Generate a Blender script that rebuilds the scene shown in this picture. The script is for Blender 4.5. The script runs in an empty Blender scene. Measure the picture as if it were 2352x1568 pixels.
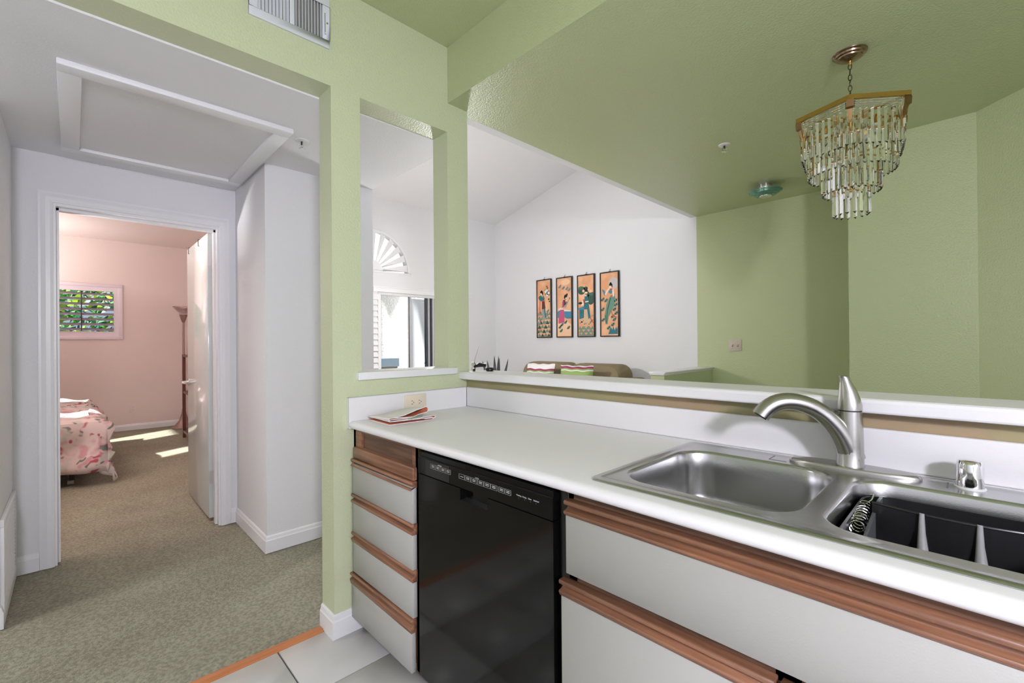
import bpy, bmesh, math, random
from mathutils import Vector, Matrix
from mathutils.geometry import tessellate_polygon
R = math.radians
random.seed(7)
scene = bpy.context.scene
col = scene.collection

# ------------------------------------------------------------------ camera
CAM = Vector((1.9119, -0.8541, 1.2483)); YAW, PITCH, ROLL, FPX = R(45.8247), R(0.141), R(-0.4676), 1040.02
fwd = Vector((-math.sin(YAW)*math.cos(PITCH), math.cos(YAW)*math.cos(PITCH), math.sin(PITCH)))
rgt = Vector((math.cos(YAW), math.sin(YAW), 0)); up = rgt.cross(fwd)
rr = rgt*math.cos(ROLL) + up*math.sin(ROLL); uu = -rgt*math.sin(ROLL) + up*math.cos(ROLL)
cd = bpy.data.cameras.new('camera'); cd.sensor_width = 36; cd.lens = FPX/2352*36; cd.clip_start = .02; cd.clip_end = 200
cam = bpy.data.objects.new('camera', cd); col.objects.link(cam)
cam.matrix_world = Matrix(((rr.x, uu.x, -fwd.x, CAM.x), (rr.y, uu.y, -fwd.y, CAM.y), (rr.z, uu.z, -fwd.z, CAM.z), (0, 0, 0, 1)))
scene.camera = cam

# ------------------------------------------------------------------ sky, sun, lamps, exposure
W_ = bpy.data.worlds.new('sky'); scene.world = W_; W_.use_nodes = True
bg = W_.node_tree.nodes['Background']; bg.inputs[0].default_value = (.97, .985, 1, 1); bg.inputs[1].default_value = .75
SUN = Vector((-.42, .9, -1.0)).normalized()
sd = bpy.data.lights.new('sun', 'SUN'); sd.energy = 16; sd.angle = R(1.5); sd.color = (1, .985, .97)
so = bpy.data.objects.new('sun', sd); col.objects.link(so); so.rotation_euler = SUN.to_track_quat('-Z', 'Y').to_euler(); so.location = (2, -6, 8)
def area(name, loc, direction, sx, sy, power, color=(1, 1, 1), portal=False):
    d = bpy.data.lights.new(name, 'AREA'); d.shape = 'RECTANGLE'; d.size = sx; d.size_y = sy; d.energy = power; d.color = color
    if portal: d.cycles.is_portal = True
    o = bpy.data.objects.new(name, d); col.objects.link(o); o.location = loc
    o.rotation_euler = Vector(direction).to_track_quat('-Z', 'Y').to_euler(); return o
# daylight portals (they only guide the sky through the real openings)
area('portal_slider', (-3.17, 2.42, .95), (1, 0, 0), 1.4, 1.9, 1, portal=True)
area('portal_fan', (-3.17, 1.72, 2.36), (1, 0, 0), .95, .5, 1, portal=True)
area('portal_bedroom', (-4.6, -1.98, 1.93), (0, 1, 0), 2.3, 1.0, 1, portal=True)
scene.view_settings.view_transform = 'Standard'; scene.view_settings.look = 'None'
scene.view_settings.gamma = 1; scene.view_settings.use_curve_mapping = False
scene.view_settings.exposure = 0.06
cy = scene.cycles
cy.use_denoising = True; cy.use_adaptive_sampling = True; cy.adaptive_threshold = .03; cy.max_bounces = 11; cy.diffuse_bounces = 5; cy.glossy_bounces = 4; cy.transmission_bounces = 11; cy.transparent_max_bounces = 8
cy.caustics_reflective = False; cy.caustics_refractive = False; cy.sample_clamp_indirect = 6; cy.blur_glossy = 0.5
try: cy.denoiser = 'OPENIMAGEDENOISE'
except Exception: pass

# ------------------------------------------------------------------ materials
def srgb(r, g, b):
    f = lambda c: (c/255/12.92 if c/255 <= .04045 else ((c/255+.055)/1.055)**2.4)
    return (f(r), f(g), f(b), 1)
MATS = {}
def mat(name, c, rough=.5, metal=0, bump=None, var=None, grain=None, coat=0, trans=0, ior=1.5, spec=None, emit=None, aniso=0):
    if name in MATS: return MATS[name]
    m = bpy.data.materials.new(name); m.use_nodes = True; nt = m.node_tree; b = nt.nodes['Principled BSDF']
    b.inputs['Base Color'].default_value = c; b.inputs['Roughness'].default_value = rough; b.inputs['Metallic'].default_value = metal
    b.inputs['Coat Weight'].default_value = coat; b.inputs['Transmission Weight'].default_value = trans; b.inputs['IOR'].default_value = ior
    if spec is not None: b.inputs['Specular IOR Level'].default_value = spec
    if aniso: b.inputs['Anisotropic'].default_value = aniso
    if emit: b.inputs['Emission Color'].default_value = emit[0]; b.inputs['Emission Strength'].default_value = emit[1]
    tc = nt.nodes.new('ShaderNodeTexCoord')
    def noise(scale, det=2, stretch=None):
        n = nt.nodes.new('ShaderNodeTexNoise'); n.inputs['Scale'].default_value = scale; n.inputs['Detail'].default_value = det
        if stretch:
            mp = nt.nodes.new('ShaderNodeMapping'); mp.inputs['Scale'].default_value = stretch
            nt.links.new(tc.outputs['Object'], mp.inputs[0]); nt.links.new(mp.outputs[0], n.inputs[0])
        else: nt.links.new(tc.outputs['Object'], n.inputs[0])
        return n
    if var:       # (scale, second colour, low, high)
        n = noise(var[0], 4); rp = nt.nodes.new('ShaderNodeMapRange'); rp.inputs[1].default_value = var[2]; rp.inputs[2].default_value = var[3]
        mx = nt.nodes.new('ShaderNodeMix'); mx.data_type = 'RGBA'; mx.inputs[6].default_value = c; mx.inputs[7].default_value = var[1]
        nt.links.new(n.outputs[0], rp.inputs[0]); nt.links.new(rp.outputs[0], mx.inputs[0]); nt.links.new(mx.outputs[2], b.inputs[0])
    if grain:     # (stretch, second colour)
        n = noise(1, 5, grain[0]); rp = nt.nodes.new('ShaderNodeMapRange'); rp.inputs[1].default_value = .38; rp.inputs[2].default_value = .62
        mx = nt.nodes.new('ShaderNodeMix'); mx.data_type = 'RGBA'; mx.inputs[6].default_value = c; mx.inputs[7].default_value = grain[1]
        nt.links.new(n.outputs[0], rp.inputs[0]); nt.links.new(rp.outputs[0], mx.inputs[0]); nt.links.new(mx.outputs[2], b.inputs[0])
    if bump:      # (scale, distance, detail)
        n = noise(bump[0], bump[2] if len(bump) > 2 else 2); bp = nt.nodes.new('ShaderNodeBump'); bp.inputs['Distance'].default_value = bump[1]; bp.inputs['Strength'].default_value = 1
        nt.links.new(n.outputs[0], bp.inputs['Height']); nt.links.new(bp.outputs[0], b.inputs['Normal'])
    MATS[name] = m; return m
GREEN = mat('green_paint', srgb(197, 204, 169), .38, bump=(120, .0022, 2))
GREEN_SHADED = mat('shaded_green_paint', srgb(182, 191, 148), .38, bump=(120, .0022, 2))  # the same green, darkened: shade of the dimmer surfaces put into the colour
WHITE = mat('white_paint', srgb(226, 226, 228), .6, bump=(140, .0012, 2))
PINK = mat('pink_paint', srgb(224, 209, 204), .6, bump=(140, .0012, 2))
TRIM = mat('white_trim', srgb(232, 232, 234), .35)
LAM = mat('white_laminate', srgb(232, 231, 233), .4, bump=(400, .00015, 1))
PANEL = mat('cream_laminate', srgb(170, 169, 164), .42, bump=(300, .0002, 1))
OAK = mat('oak', srgb(148, 104, 78), .38, grain=((3, 60, 60), srgb(110, 74, 54)), bump=(90, .0004, 3))
OAKD = mat('dark_oak', srgb(112, 82, 64), .5, grain=((4, 60, 70), srgb(82, 58, 44)))
BLACK = mat('black_plastic', (.0035, .0035, .0035, 1), .10, spec=.28)
BLACKM = mat('black_matte', (.006, .006, .006, 1), .45)
PRINT = mat('white_print', srgb(190, 190, 190), .5)
STEEL = mat('brushed_steel', (.50, .50, .50, 1), .24, 1, bump=(260, .00008, 2))
NICKEL = mat('brushed_nickel', (.46, .45, .43, 1), .26, 1)
CHROME = mat('chrome', (.75, .75, .76, 1), .06, 1)
TILE = mat('white_tile', srgb(204, 204, 202), .3, var=(5, srgb(196, 196, 194), .35, .7))
GROUT = mat('grout', srgb(128, 128, 128), .9)
CARPET = mat('carpet', srgb(168, 166, 145), .95, bump=(150, .016, 6), var=(2.2, srgb(152, 147, 128), .40, .75))
def speckle(m, scale, dark, lo=.38, hi=.62):
    """fine pile flecks multiplied over the base colour"""
    nt = m.node_tree; b = nt.nodes['Principled BSDF']; src = b.inputs[0].links[0].from_socket
    tc = nt.nodes.new('ShaderNodeTexCoord'); n = nt.nodes.new('ShaderNodeTexNoise'); n.inputs['Scale'].default_value = scale; n.inputs['Detail'].default_value = 3
    mp = nt.nodes.new('ShaderNodeMapRange'); mp.inputs[1].default_value = lo; mp.inputs[2].default_value = hi; mp.inputs[3].default_value = dark; mp.inputs[4].default_value = 1.08
    mx = nt.nodes.new('ShaderNodeMix'); mx.data_type = 'RGBA'; mx.blend_type = 'MULTIPLY'; mx.inputs[0].default_value = 1
    nt.links.new(tc.outputs['Object'], n.inputs[0]); nt.links.new(n.outputs[0], mp.inputs[0]); nt.links.new(src, mx.inputs[6]); nt.links.new(mp.outputs[0], mx.inputs[7]); nt.links.new(mx.outputs[2], b.inputs[0])
speckle(CARPET, 70, .74)
THRESH = mat('threshold_wood', srgb(190, 122, 76), .4, grain=((60, 3, 60), srgb(172, 106, 64)))
IVORY = mat('ivory_plastic', srgb(226, 214, 194), .35)
DARK = mat('dark_slot', (.01, .01, .01, 1), .6)
GOLD = mat('gold_metal', srgb(200, 160, 90), .22, 1)
BRONZE = mat('bronze_metal', srgb(150, 126, 108), .2, 1)
CRYSTAL = mat('crystal_glass', (1, 1, 1, 1), .0, trans=1, ior=1.5)
GLASS = mat('clear_glass', (1, 1, 1, 1), 0, trans=1, ior=1.05)
TEAL = mat('teal_glass', srgb(120, 180, 160), .08, trans=.55, ior=1.3)
TEALD = mat('teal_band', srgb(36, 92, 76), .1)
SOFA = mat('olive_upholstery', srgb(134, 120, 92), .9, bump=(300, .001, 3))

# ------------------------------------------------------------------ mesh helpers
class MB:
    def __init__(s): s.v = []; s.f = []; s.m = []
    def add(s, vs, fs, mi=0):
        o = len(s.v); s.v += [tuple(q) for q in vs]; s.f += [tuple(i+o for i in f) for f in fs]; s.m += [mi]*len(fs); return s
    def box(s, x0, x1, y0, y1, z0, z1, mi=0):
        return s.add([(x0,y0,z0),(x1,y0,z0),(x1,y1,z0),(x0,y1,z0),(x0,y0,z1),(x1,y0,z1),(x1,y1,z1),(x0,y1,z1)],
                     [(0,3,2,1),(4,5,6,7),(0,1,5,4),(1,2,6,5),(2,3,7,6),(3,0,4,7)], mi)
    def prism(s, poly, a0, a1, ax='z', mi=0):
        n = len(poly)
        P = {'z': lambda p, a: (p[0], p[1], a), 'x': lambda p, a: (a, p[0], p[1]), 'y': lambda p, a: (p[0], a, p[1])}[ax]
        return s.add([P(p, a0) for p in poly]+[P(p, a1) for p in poly],
                     [tuple(range(n))[::-1], tuple(range(n, 2*n))]+[(i, (i+1) % n, (i+1) % n+n, i+n) for i in range(n)], mi)
    def loft(s, rings, close=True, cap0=False, cap1=False, mi=0):
        n = len(rings[0]); vs = [p for r in rings for p in r]; fs = []
        for k in range(len(rings)-1):
            for i in range(n if close else n-1):
                j = (i+1) % n; fs.append((k*n+i, k*n+j, (k+1)*n+j, (k+1)*n+i))
        if cap0: fs.append(tuple(range(n))[::-1])
        if cap1: fs.append(tuple((len(rings)-1)*n+i for i in range(n)))
        return s.add(vs, fs, mi)
    def lathe(s, prof, c=(0,0,0), n=24, mi=0, cap0=False, cap1=False, sx=1, sy=1):
        return s.loft([[(c[0]+r*sx*math.cos(2*math.pi*i/n), c[1]+r*sy*math.sin(2*math.pi*i/n), c[2]+z) for i in range(n)] for r, z in prof], True, cap0, cap1, mi)
    def tube(s, pts, rad, n=10, mi=0, cap=True, sq=1):
        pts = [Vector(p) for p in pts]; rad = rad if isinstance(rad, (list, tuple)) else [rad]*len(pts); rings = []
        t0 = (pts[1]-pts[0]).normalized(); nrm = t0.orthogonal().normalized()
        for i, p in enumerate(pts):
            t = ((pts[min(i+1, len(pts)-1)]-p).normalized()+(p-pts[max(i-1, 0)]).normalized())
            t = t.normalized() if t.length > 1e-6 else t0
            nrm = (nrm-t*nrm.dot(t)).normalized(); b = t.cross(nrm)
            rings.append([p+(nrm*math.cos(2*math.pi*k/n)+b*math.sin(2*math.pi*k/n)*sq)*rad[i] for k in range(n)])
        return s.loft(rings, True, cap, cap, mi)
    def build(s, name, mats, parent=None, smooth=False, bevel=0, segs=2, loc=None, base=True):
        me = bpy.data.meshes.new(name); mats = mats if isinstance(mats, (list, tuple)) else [mats]
        bm = bmesh.new(); vv = [bm.verts.new(p) for p in s.v]
        for f, mi in zip(s.f, s.m):
            try: q = bm.faces.new([vv[i] for i in f]); q.material_index = mi
            except ValueError: pass
        bmesh.ops.remove_doubles(bm, verts=bm.verts, dist=1e-6)
        bmesh.ops.recalc_face_normals(bm, faces=bm.faces)
        if bevel:
            es = [e for e in bm.edges if len(e.link_faces) == 2 and e.calc_face_angle(0) > R(35)]
            bmesh.ops.bevel(bm, geom=es, offset=bevel, segments=segs, profile=.5, affect='EDGES', clamp_overlap=True)
        if smooth or bevel:
            for f in bm.faces: f.smooth = True
            for e in bm.edges:
                if len(e.link_faces) == 2 and e.calc_face_angle(0) > R(40 if smooth else 50): e.smooth = False
        o = bpy.data.objects.new(name, me); col.objects.link(o)
        off = Vector((0, 0, 0))
        if parent is not None:
            o.parent = parent; p = parent; w = Vector()
            while p: w += p.location; p = p.parent
            o.location = -w
        elif base and bm.verts:
            xs = [v.co for v in bm.verts]; lo = [min(q[i] for q in xs) for i in range(3)]; hi = [max(q[i] for q in xs) for i in range(3)]
            off = Vector(((lo[0]+hi[0])/2, (lo[1]+hi[1])/2, lo[2])); bmesh.ops.translate(bm, verts=bm.verts, vec=-off); o.location = off
        bm.to_mesh(me); bm.free()
        for m in mats: me.materials.append(m)
        return o
def bez(p0, p1, p2, p3, n=10):
    p0, p1, p2, p3 = map(Vector, (p0, p1, p2, p3))
    return [p0*(1-t)**3+p1*3*t*(1-t)**2+p2*3*t*t*(1-t)+p3*t**3 for t in [i/n for i in range(n+1)]]
def rrect(x0, x1, y0, y1, r, n=6):
    o = []
    for cx, cyy, a in ((x1-r, y1-r, 0), (x0+r, y1-r, 90), (x0+r, y0+r, 180), (x1-r, y0+r, 270)):
        o += [(cx+r*math.cos(R(a+90*i/n)), cyy+r*math.sin(R(a+90*i/n))) for i in range(n+1)]
    return o
def tag(o, label=None, cat=None, group=None, kind=None):
    if label: o['label'] = label
    if cat: o['category'] = cat
    if group: o['group'] = group
    if kind: o['kind'] = kind
    return o
def empty(name, loc, label, cat, group=None):
    o = bpy.data.objects.new(name, None); col.objects.link(o); o.location = loc; o.empty_display_size = .05; return tag(o, label, cat, group)
def struct(o): o['kind'] = 'structure'; return o
def inst(o, parent, loc=(0,0,0), rot=(0,0,0), name=None):
    c = o.copy(); col.objects.link(c); c.parent = parent; c.location = loc; c.rotation_euler = rot
    if name: c.name = name
    return c
def text(body, size, mat_, parent, origin, name='lettering', ext=.0002):
    """flat lettering on a surface facing -y"""
    cu = bpy.data.curves.new(name, 'FONT'); cu.body = body; cu.size = size; cu.align_x = 'LEFT'; cu.extrude = ext; cu.resolution_u = 2
    t = bpy.data.objects.new(name+'_tmp', cu); me = bpy.data.meshes.new_from_object(t); bpy.data.objects.remove(t)
    me.materials.clear(); me.materials.append(mat_)
    o = bpy.data.objects.new(name, me); col.objects.link(o); o.parent = parent; o.rotation_euler = (R(90), 0, 0)
    p = parent; w = Vector()
    while p: w += p.location; p = p.parent
    o.location = Vector(origin)-w; return o

# ------------------------------------------------------------------ measured dimensions (metres)
T = .1273; H1 = 2.347; Y1 = -.06; PA, PB, PT = .07, .546, 2.344; YE = .68; YB = .5506; HK = 2.783; ZB = 2.494; XL = -.0486
YP = 3.6437; Y2 = 2.71; XW = -3.052; ZLOW = 2.985; XA = -1.754; XB = -1.069; YLW = -1.089; YC = -.0195; HH = 2.339; YE2 = .676
XF = -6.83; HB = 2.772; YBL = -1.9; YBR = .62; D = .6442; ZC = .914; ZN = .881; ZS = 1.0163; ZG, ZGT = 1.0587, 1.0964

# ------------------------------------------------------------------ floors
m = MB().box(-.10, 3.7, -3.0, .70, -.06, -.012); fl = struct(m.build('floor', GROUT, base=False))
TS = .362; proto = None
for i in range(-1, 11):
    for j in range(-9, 3):
        x0 = .248+i*TS; y0 = -.26+j*TS; xa, xb = max(x0+.003, -.078), min(x0+TS-.003, 3.69); ya, yb = max(y0+.003, -2.99), min(y0+TS-.003, .69)
        if xb-xa < .02 or yb-ya < .02: continue
        full = xb-xa > TS-.008 and yb-ya > TS-.008
        if full and proto is not None:
            c = proto.copy(); col.objects.link(c); c.parent = fl; c.location = (xa, ya, 0)
        else:
            t = MB().box(0, xb-xa, 0, yb-ya, -.011, 0).build('tile', TILE, fl, bevel=.0015, segs=1); t.location = (xa, ya, 0)
            if full: proto = t
struct(MB().box(-6.9, -.108, -3.1, .70, -.06, -.004).build('floor_carpet', CARPET, base=False))
struct(MB().box(XW, -.13, .70, 3.66, -.06, -.004).box(-.13, 3.7, .81, 3.66, -.06, -.004).build('floor_living', mat('cream_carpet', srgb(232, 228, 220), .95, bump=(150, .012, 4)), base=False))
struct(MB().prism([(-.122, -.004), (-.118, .008), (-.09, .008), (-.078, .001), (-.078, -.012), (-.122, -.012)], -1.6, -.075, 'y').build('trim_1', THRESH))

# ------------------------------------------------------------------ kitchen dividing wall with opening and pass-through
m = MB()
m.box(-T, 0, -3.0, -1.6, 0, HK)                 # left of the opening
m.box(-T, 0, -1.6, Y1, H1, HK)                  # header
m.box(-T, 0, Y1, PA, 0, HK)                     # post
m.box(-T, 0, PA, PB, 0, 1.09); m.box(-T, 0, PA, PB, PT, HK)
m.box(-T, 0, PB, YE, 0, HK)
wk = m.build('wall_kitchen', [GREEN, WHITE], base=False)
for p in wk.data.polygons:
    if p.normal.x < -.5: p.material_index = 1
struct(wk)
struct(MB().box(-T, 3.72, -3.05, YB, HK, HK+.1).build('ceiling_kitchen', GREEN_SHADED, base=False))
struct(MB().prism([(0, YB), (3.8, YB), (3.8, 3.7), (XL, 3.7), (XL, YE), (0, YE)], ZB, HK+.1).build('ceiling_dining', GREEN_SHADED, base=False))
struct(MB().box(3.7, 3.8, -3.05, YB, 0, HK).box(3.7, 3.8, YB, 1.2, 0, ZB).build('wall_right', WHITE, base=False))
struct(MB().box(-T, 3.7, -3.12, -3.0, 0, HK).build('wall_behind', WHITE, base=False))
m = MB().box(.0, 3.7, .662, .80, 0, ZG); struct(m.build('wall_bar', mat('bar_wall_paint', srgb(152, 146, 106), .5, var=(3, srgb(160, 140, 110), .45, .6)), base=False))
# dining walls
struct(MB().box(XL, 1.36, YP, YP+.1, 0, ZB).build('wall_dining', GREEN_SHADED, base=False))
struct(MB().prism([(1.338, Y2), (1.915, Y2), (3.15, 1.475), (3.75, 1.1), (3.75, 3.7), (1.338, 3.7)], 0, ZB).build('wall_dining_bay', GREEN_SHADED, base=False))
# living room
zr = ZLOW+.2525*(XL-XW)
struct(MB().box(-3.2, XL, YP, YP+.1, 0, 3.9).build('wall_living_back', WHITE, base=False))
SY0, SY1, SZ1 = 1.75, 3.10, 1.866
m = MB().box(XW-.12, XW, .67, SY0, 0, 2.117).box(XW-.12, XW, SY1, 3.74, 0, 3.3).box(XW-.12, XW, SY0, SY1, SZ1, 2.117)
# half round hole above the slider: centre (1.70, 2.117), radius .49
pc, rad_ = 1.70, .485
arc = [(pc+rad_*math.cos(R(a)), 2.117+rad_*math.sin(R(a))) for a in range(0, 181, 9)]
m.box(XW-.12, XW, .67, pc-rad_, 2.117, 3.3); m.box(XW-.12, XW, pc+rad_, SY1, 2.117, 3.3)
for a, b in zip(arc[:-1], arc[1:]): m.prism([b, a, (a[0], 3.3), (b[0], 3.3)], XW-.12, XW, 'x')
struct(m.build('wall_living_window', WHITE, base=False))
KX0, KX1, KY0, KY1 = -1.10, -.30, 1.4, 2.7
vz = lambda x: ZLOW+.2525*(x-XW)
m = MB()
for xa, xb, ya, yb in ((XW-.12, KX0, .6, YP+.1), (KX1, XL+.02, .6, YP+.1), (KX0, KX1, .6, KY0), (KX0, KX1, KY1, YP+.1)):
    m.prism([(xa, vz(xa)), (xb, vz(xb)), (xb, vz(xb)+.12), (xa, vz(xa)+.12)], ya, yb, 'y')
struct(m.build('ceiling_living', WHITE, base=False))
FROST = bpy.data.materials.new('frosted_acrylic'); FROST.use_nodes = True; n_ = FROST.node_tree
tl_ = n_.nodes.new('ShaderNodeBsdfTranslucent'); tl_.inputs[0].default_value = (.96, .96, .95, 1); n_.links.new(tl_.outputs[0], n_.nodes['Material Output'].inputs[0])
sk_ = struct(bpy.data.objects.new('window_added_skylight', None)); col.objects.link(sk_); sk_.location = (-.76, 2.15, 3.6)  # skylight added in the hidden part of the vault to brighten the living room
MB().add([(KX0, KY0, vz(KX0)+.1), (KX1, KY0, vz(KX1)+.1), (KX1, KY1, vz(KX1)+.1), (KX0, KY1, vz(KX0)+.1)], [(0, 1, 2, 3)]).build('pane', FROST, sk_)
for ya in (KY0, (KY0+KY1)/2-.02, KY1-.04): MB().prism([(KX0, vz(KX0)+.06), (KX1, vz(KX1)+.06), (KX1, vz(KX1)+.13), (KX0, vz(KX0)+.13)], ya, ya+.04, 'y').build('window_frame', TRIM, sk_)
struct(MB().prism([(XW-.12, .64), (XB, .64), (XB, YE2), (XW-.12, YE2)], 0, HH+.02).box(XW-.12, XL-.06, .655, YE2-.0005, HH+.02, 4).box(XB+.001, -T, .655, YE2, HH, HH+.02).build('wall_living_side', WHITE, base=False))
struct(MB().box(XL-.06, XL-.001, YE2, YP, ZB+.001, 4).build('wall_living_upper', WHITE, base=False))
# hall
struct(MB().box(-1.8, -T, -3.1, .655, HH, HH+.1).build('ceiling_hall', WHITE, base=False))
struct(MB().box(XA-.001, XB, YC, .64, 0, HH).build('wall_hall_closet', WHITE, base=False))
DO0, DO1, DZ = -.932, -.118, 2.066
m = MB().box(-1.88, XA, -3.1, DO0, 0, HB+.1).box(-1.88, XA, DO1, .66, 0, HB+.1).box(-1.88, XA, DO0, DO1, DZ, HB+.1)
wd = m.build('wall_hall_door', [WHITE, PINK], base=False)
for p in wd.data.polygons:
    if p.normal.x < -.5: p.material_index = 1
struct(wd)
struct(MB().box(XA, -1.10, YLW-.1, YLW, 0, HH).build('wall_hall_left', WHITE, base=False))
# entry wall with a glazed front door out of frame
struct(MB().box(XA, -.85, -3.1, -3.0, 0, HH).box(-.85, -.35, -3.1, -3.0, 0, HH).box(-.35, -T, -3.1, -3.0, 0, HH).build('wall_entry', WHITE, base=False))
# bedroom
FWY0, FWY1, FWZ0, FWZ1 = -1.75, -.37, 1.385, 2.09
m = MB().box(XF-.12, XF, YBL-.1, FWY0, 0, HB).box(XF-.12, XF, FWY1, YBR+.08, 0, HB).box(XF-.12, XF, FWY0, FWY1, 0, FWZ0).box(XF-.12, XF, FWY0, FWY1, FWZ1, HB)
struct(m.build('wall_bedroom_far', PINK, base=False))
m = MB().box(XF, -5.52, YBL-.1, YBL, 0, HB).box(-4.95, -3.95, YBL-.1, YBL, 0, HB).box(-3.60, -1.88, YBL-.1, YBL, 0, HB)
for a, b in ((-5.52, -4.95), (-3.95, -3.60)): m.box(a, b, YBL-.1, YBL, 0, 1.45).box(a, b, YBL-.1, YBL, 2.42, HB)
struct(m.build('wall_bedroom_left', PINK, base=False))
struct(MB().box(XF, -1.88, YBR, YBR+.06, 0, HB).build('wall_bedroom_right', PINK, base=False))
struct(MB().box(XF-.12, -1.75, YBL-.1, YBR+.08, HB, HB+.1).build('ceiling_bedroom', PINK, base=False))

# ------------------------------------------------------------------ baseboards
def base_profile(h=.085, t=.013): return [(0, 0), (t, 0), (t, h*.72), (t*.75, h*.78), (t*.55, h*.93), (t*.2, h), (0, h)]
def baseb(name, runs, h=.085):
    """runs: (polyline, side) with the board on the left (+1) or right (-1) of the walking direction, mitred at corners"""
    m = MB()
    for pts, side in runs:
        P = [Vector((*p, 0)) for p in pts]; nr = []
        for a, b in zip(P[:-1], P[1:]):
            d = (b-a).normalized(); nr.append(Vector((-d.y, d.x, 0))*side)
        rings = []
        for k, p in enumerate(P):
            n0 = nr[max(k-1, 0)]; n1 = nr[min(k, len(nr)-1)]; off = (n0+n1)/(1+n0.dot(n1))
            rings.append([(p.x+off.x*a, p.y+off.y*a, z) for a, z in base_profile(h)])
        m.loft(rings, True, True, True)
    return struct(m.build(name, TRIM, base=False))
baseb('baseboard_kitchen', [([(-T, Y1), (0, Y1), (0, .07)], -1)], .10)
baseb('baseboard_hall', [([(XA, DO1+.058), (XA, YC), (XB, YC), (XB, .63)], -1), ([(-1.10, YLW), (XA, YLW), (XA, DO0-.058)], -1)], .10)
baseb('baseboard_bedroom', [([(XF, YBL), (XF, YBR), (-1.88, YBR)], -1)], .09)

# ------------------------------------------------------------------ hall door with casing
def casing(name, y0, y1, z1, x, nx, w=.06):
    m = MB(); pr = [(0, 0), (.0, .012), (.012, .017), (.03, .017), (.05, .012), (w, .012), (w, 0)]
    path = [(y0, 0), (y0, z1), (y1, z1), (y1, 0)]
    out = [(-1, 0), (-1, 1), (1, 1), (1, 0)]
    rings = [[(x+nx*d, py+ox*a, pz+oz*a) for a, d in pr] for (py, pz), (ox, oz) in zip(path, out)]
    m.loft(rings, True, True, True); return m
cz = casing('casing', DO0+.003, DO1-.003, DZ-.0, XA, 1)
cz.box(-1.884, XA+.002, DO0-.004, DO0+.014, 0, DZ+.002).box(-1.884, XA+.002, DO1-.014, DO1+.004, 0, DZ+.002).box(-1.884, XA+.002, DO0+.014, DO1-.014, DZ-.016, DZ+.002)
cz.box(-1.845, -1.80, DO0+.014, DO0+.026, 0, DZ-.016).box(-1.845, -1.80, DO1-.026, DO1-.014, 0, DZ-.016).box(-1.845, -1.80, DO0+.014, DO1-.014, DZ-.03, DZ-.016)
struct(cz.build('trim_2', TRIM, base=False))
DOORP = mat('door_gloss_paint', srgb(206, 215, 214), .10)
dr = empty('bedroom_door', (-1.9, -.137, 0), 'white glossy bedroom door standing open beside the pink room', 'door')
MB().box(-2.70, -1.905, -.160, -.124, .018, 2.045).build('door_slab', DOORP, dr, bevel=.002)
MB().box(-2.70, -1.905, -.159, -.125, .010, .018).build('door_bottom_edge', OAK, dr)
lv = MB().tube([(-2.645, -.160, .945), (-2.645, -.168, .945)], .030, 20).tube([(-2.645, -.165, .945), (-2.645, -.205, .945)], .011, 12)
lv.tube([(-2.645, -.205, .945), (-2.62, -.212, .945), (-2.56, -.212, .944), (-2.535, -.205, .942)], [.011, .010, .008, .006], 10)
lv.tube([(-2.645, -.124, .945), (-2.645, -.085, .945)], .011, 12)
lv.build('lever_handle', CHROME, dr, smooth=True)
for z in (.31, 1.86):
    h = MB().box(-1.9065, -1.9035, -.158, -.126, z-.045, z+.045).tube([(-1.897, -.118, z-.045), (-1.897, -.118, z+.045)], .006, 8)
    h.build('hinge', mat('painted_hinge', srgb(205, 206, 206), .3, .6), dr)
for x in (-2.60, -2.20): MB().tube([(x, -.160, 2.0), (x, -.166, 2.0), (x, -.166, 2.047), (x, -.14, 2.052), (x, -.12, 2.047)], .003, 6).build('over_door_hook', BLACKM, dr)

# ------------------------------------------------------------------ hall ceiling: hatch and sprinklers, grille
ht = empty('attic_hatch', (-1.03, -.468, HH), 'white framed attic hatch panel in the hall ceiling', 'hatch')
hx0, hx1, hy0, hy1 = -1.575, -.500, -.893, -.043; w = .072
MB().box(hx0+w, hx1-w, hy0+w, hy1-w, HH-.006, HH+.002).build('hatch_panel', WHITE, ht)
for n_, b in (('frame_rail', (hx0, hx0+w, hy0, hy1)), ('frame_rail', (hx1-w, hx1, hy0, hy1)), ('frame_rail', (hx0+w, hx1-w, hy0, hy0+w)), ('frame_rail', (hx0+w, hx1-w, hy1-w, hy1))):
    MB().box(*b, HH-.022, HH+.001).build(n_, TRIM, ht, bevel=.003)
SPW = mat('sprinkler_white', srgb(222, 222, 220), .4)
def sprinkler(loc, label):
    s = empty('fire_sprinkler', loc, label, 'sprinkler', 'ceiling sprinklers'); x, y, z = loc
    MB().lathe([(.0, -.006), (.022, -.008), (.034, -.004), (.036, .001)], loc, 24).build('escutcheon', SPW, s, smooth=True)
    MB().tube([(x, y, z), (x, y, z-.022)], .006, 8).build('nozzle', DARK, s)
    a = MB()
    for q in (-1, 1): a.tube([(x+q*.010, y, z-.012), (x+q*.013, y, z-.024), (x+q*.009, y, z-.036), (x, y, z-.043)], .0022, 6)
    a.build('yoke', CHROME, s)
    MB().lathe([(.0, -.043), (.016, -.044), (.015, -.046), (0, -.046)], loc, 12).build('deflector', CHROME, s)
sprinkler((-.605, .034, HH), 'white fire sprinkler in the hall ceiling beside the attic hatch')
sprinkler((.797, 2.126, ZB), 'small chrome fire sprinkler on the green dining ceiling')
gr = empty('return_air_grille', (-1.45, YLW, .03), 'white return air grille low on the left hall wall', 'grille')
g0, g1 = -1.735, -1.13
for b in ((g0, g1, .44, .475), (g0, g1, .035, .065)): MB().box(b[0], b[1], YLW, YLW+.014, b[2], b[3]).build('frame_rail', TRIM, gr, bevel=.002)
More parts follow.
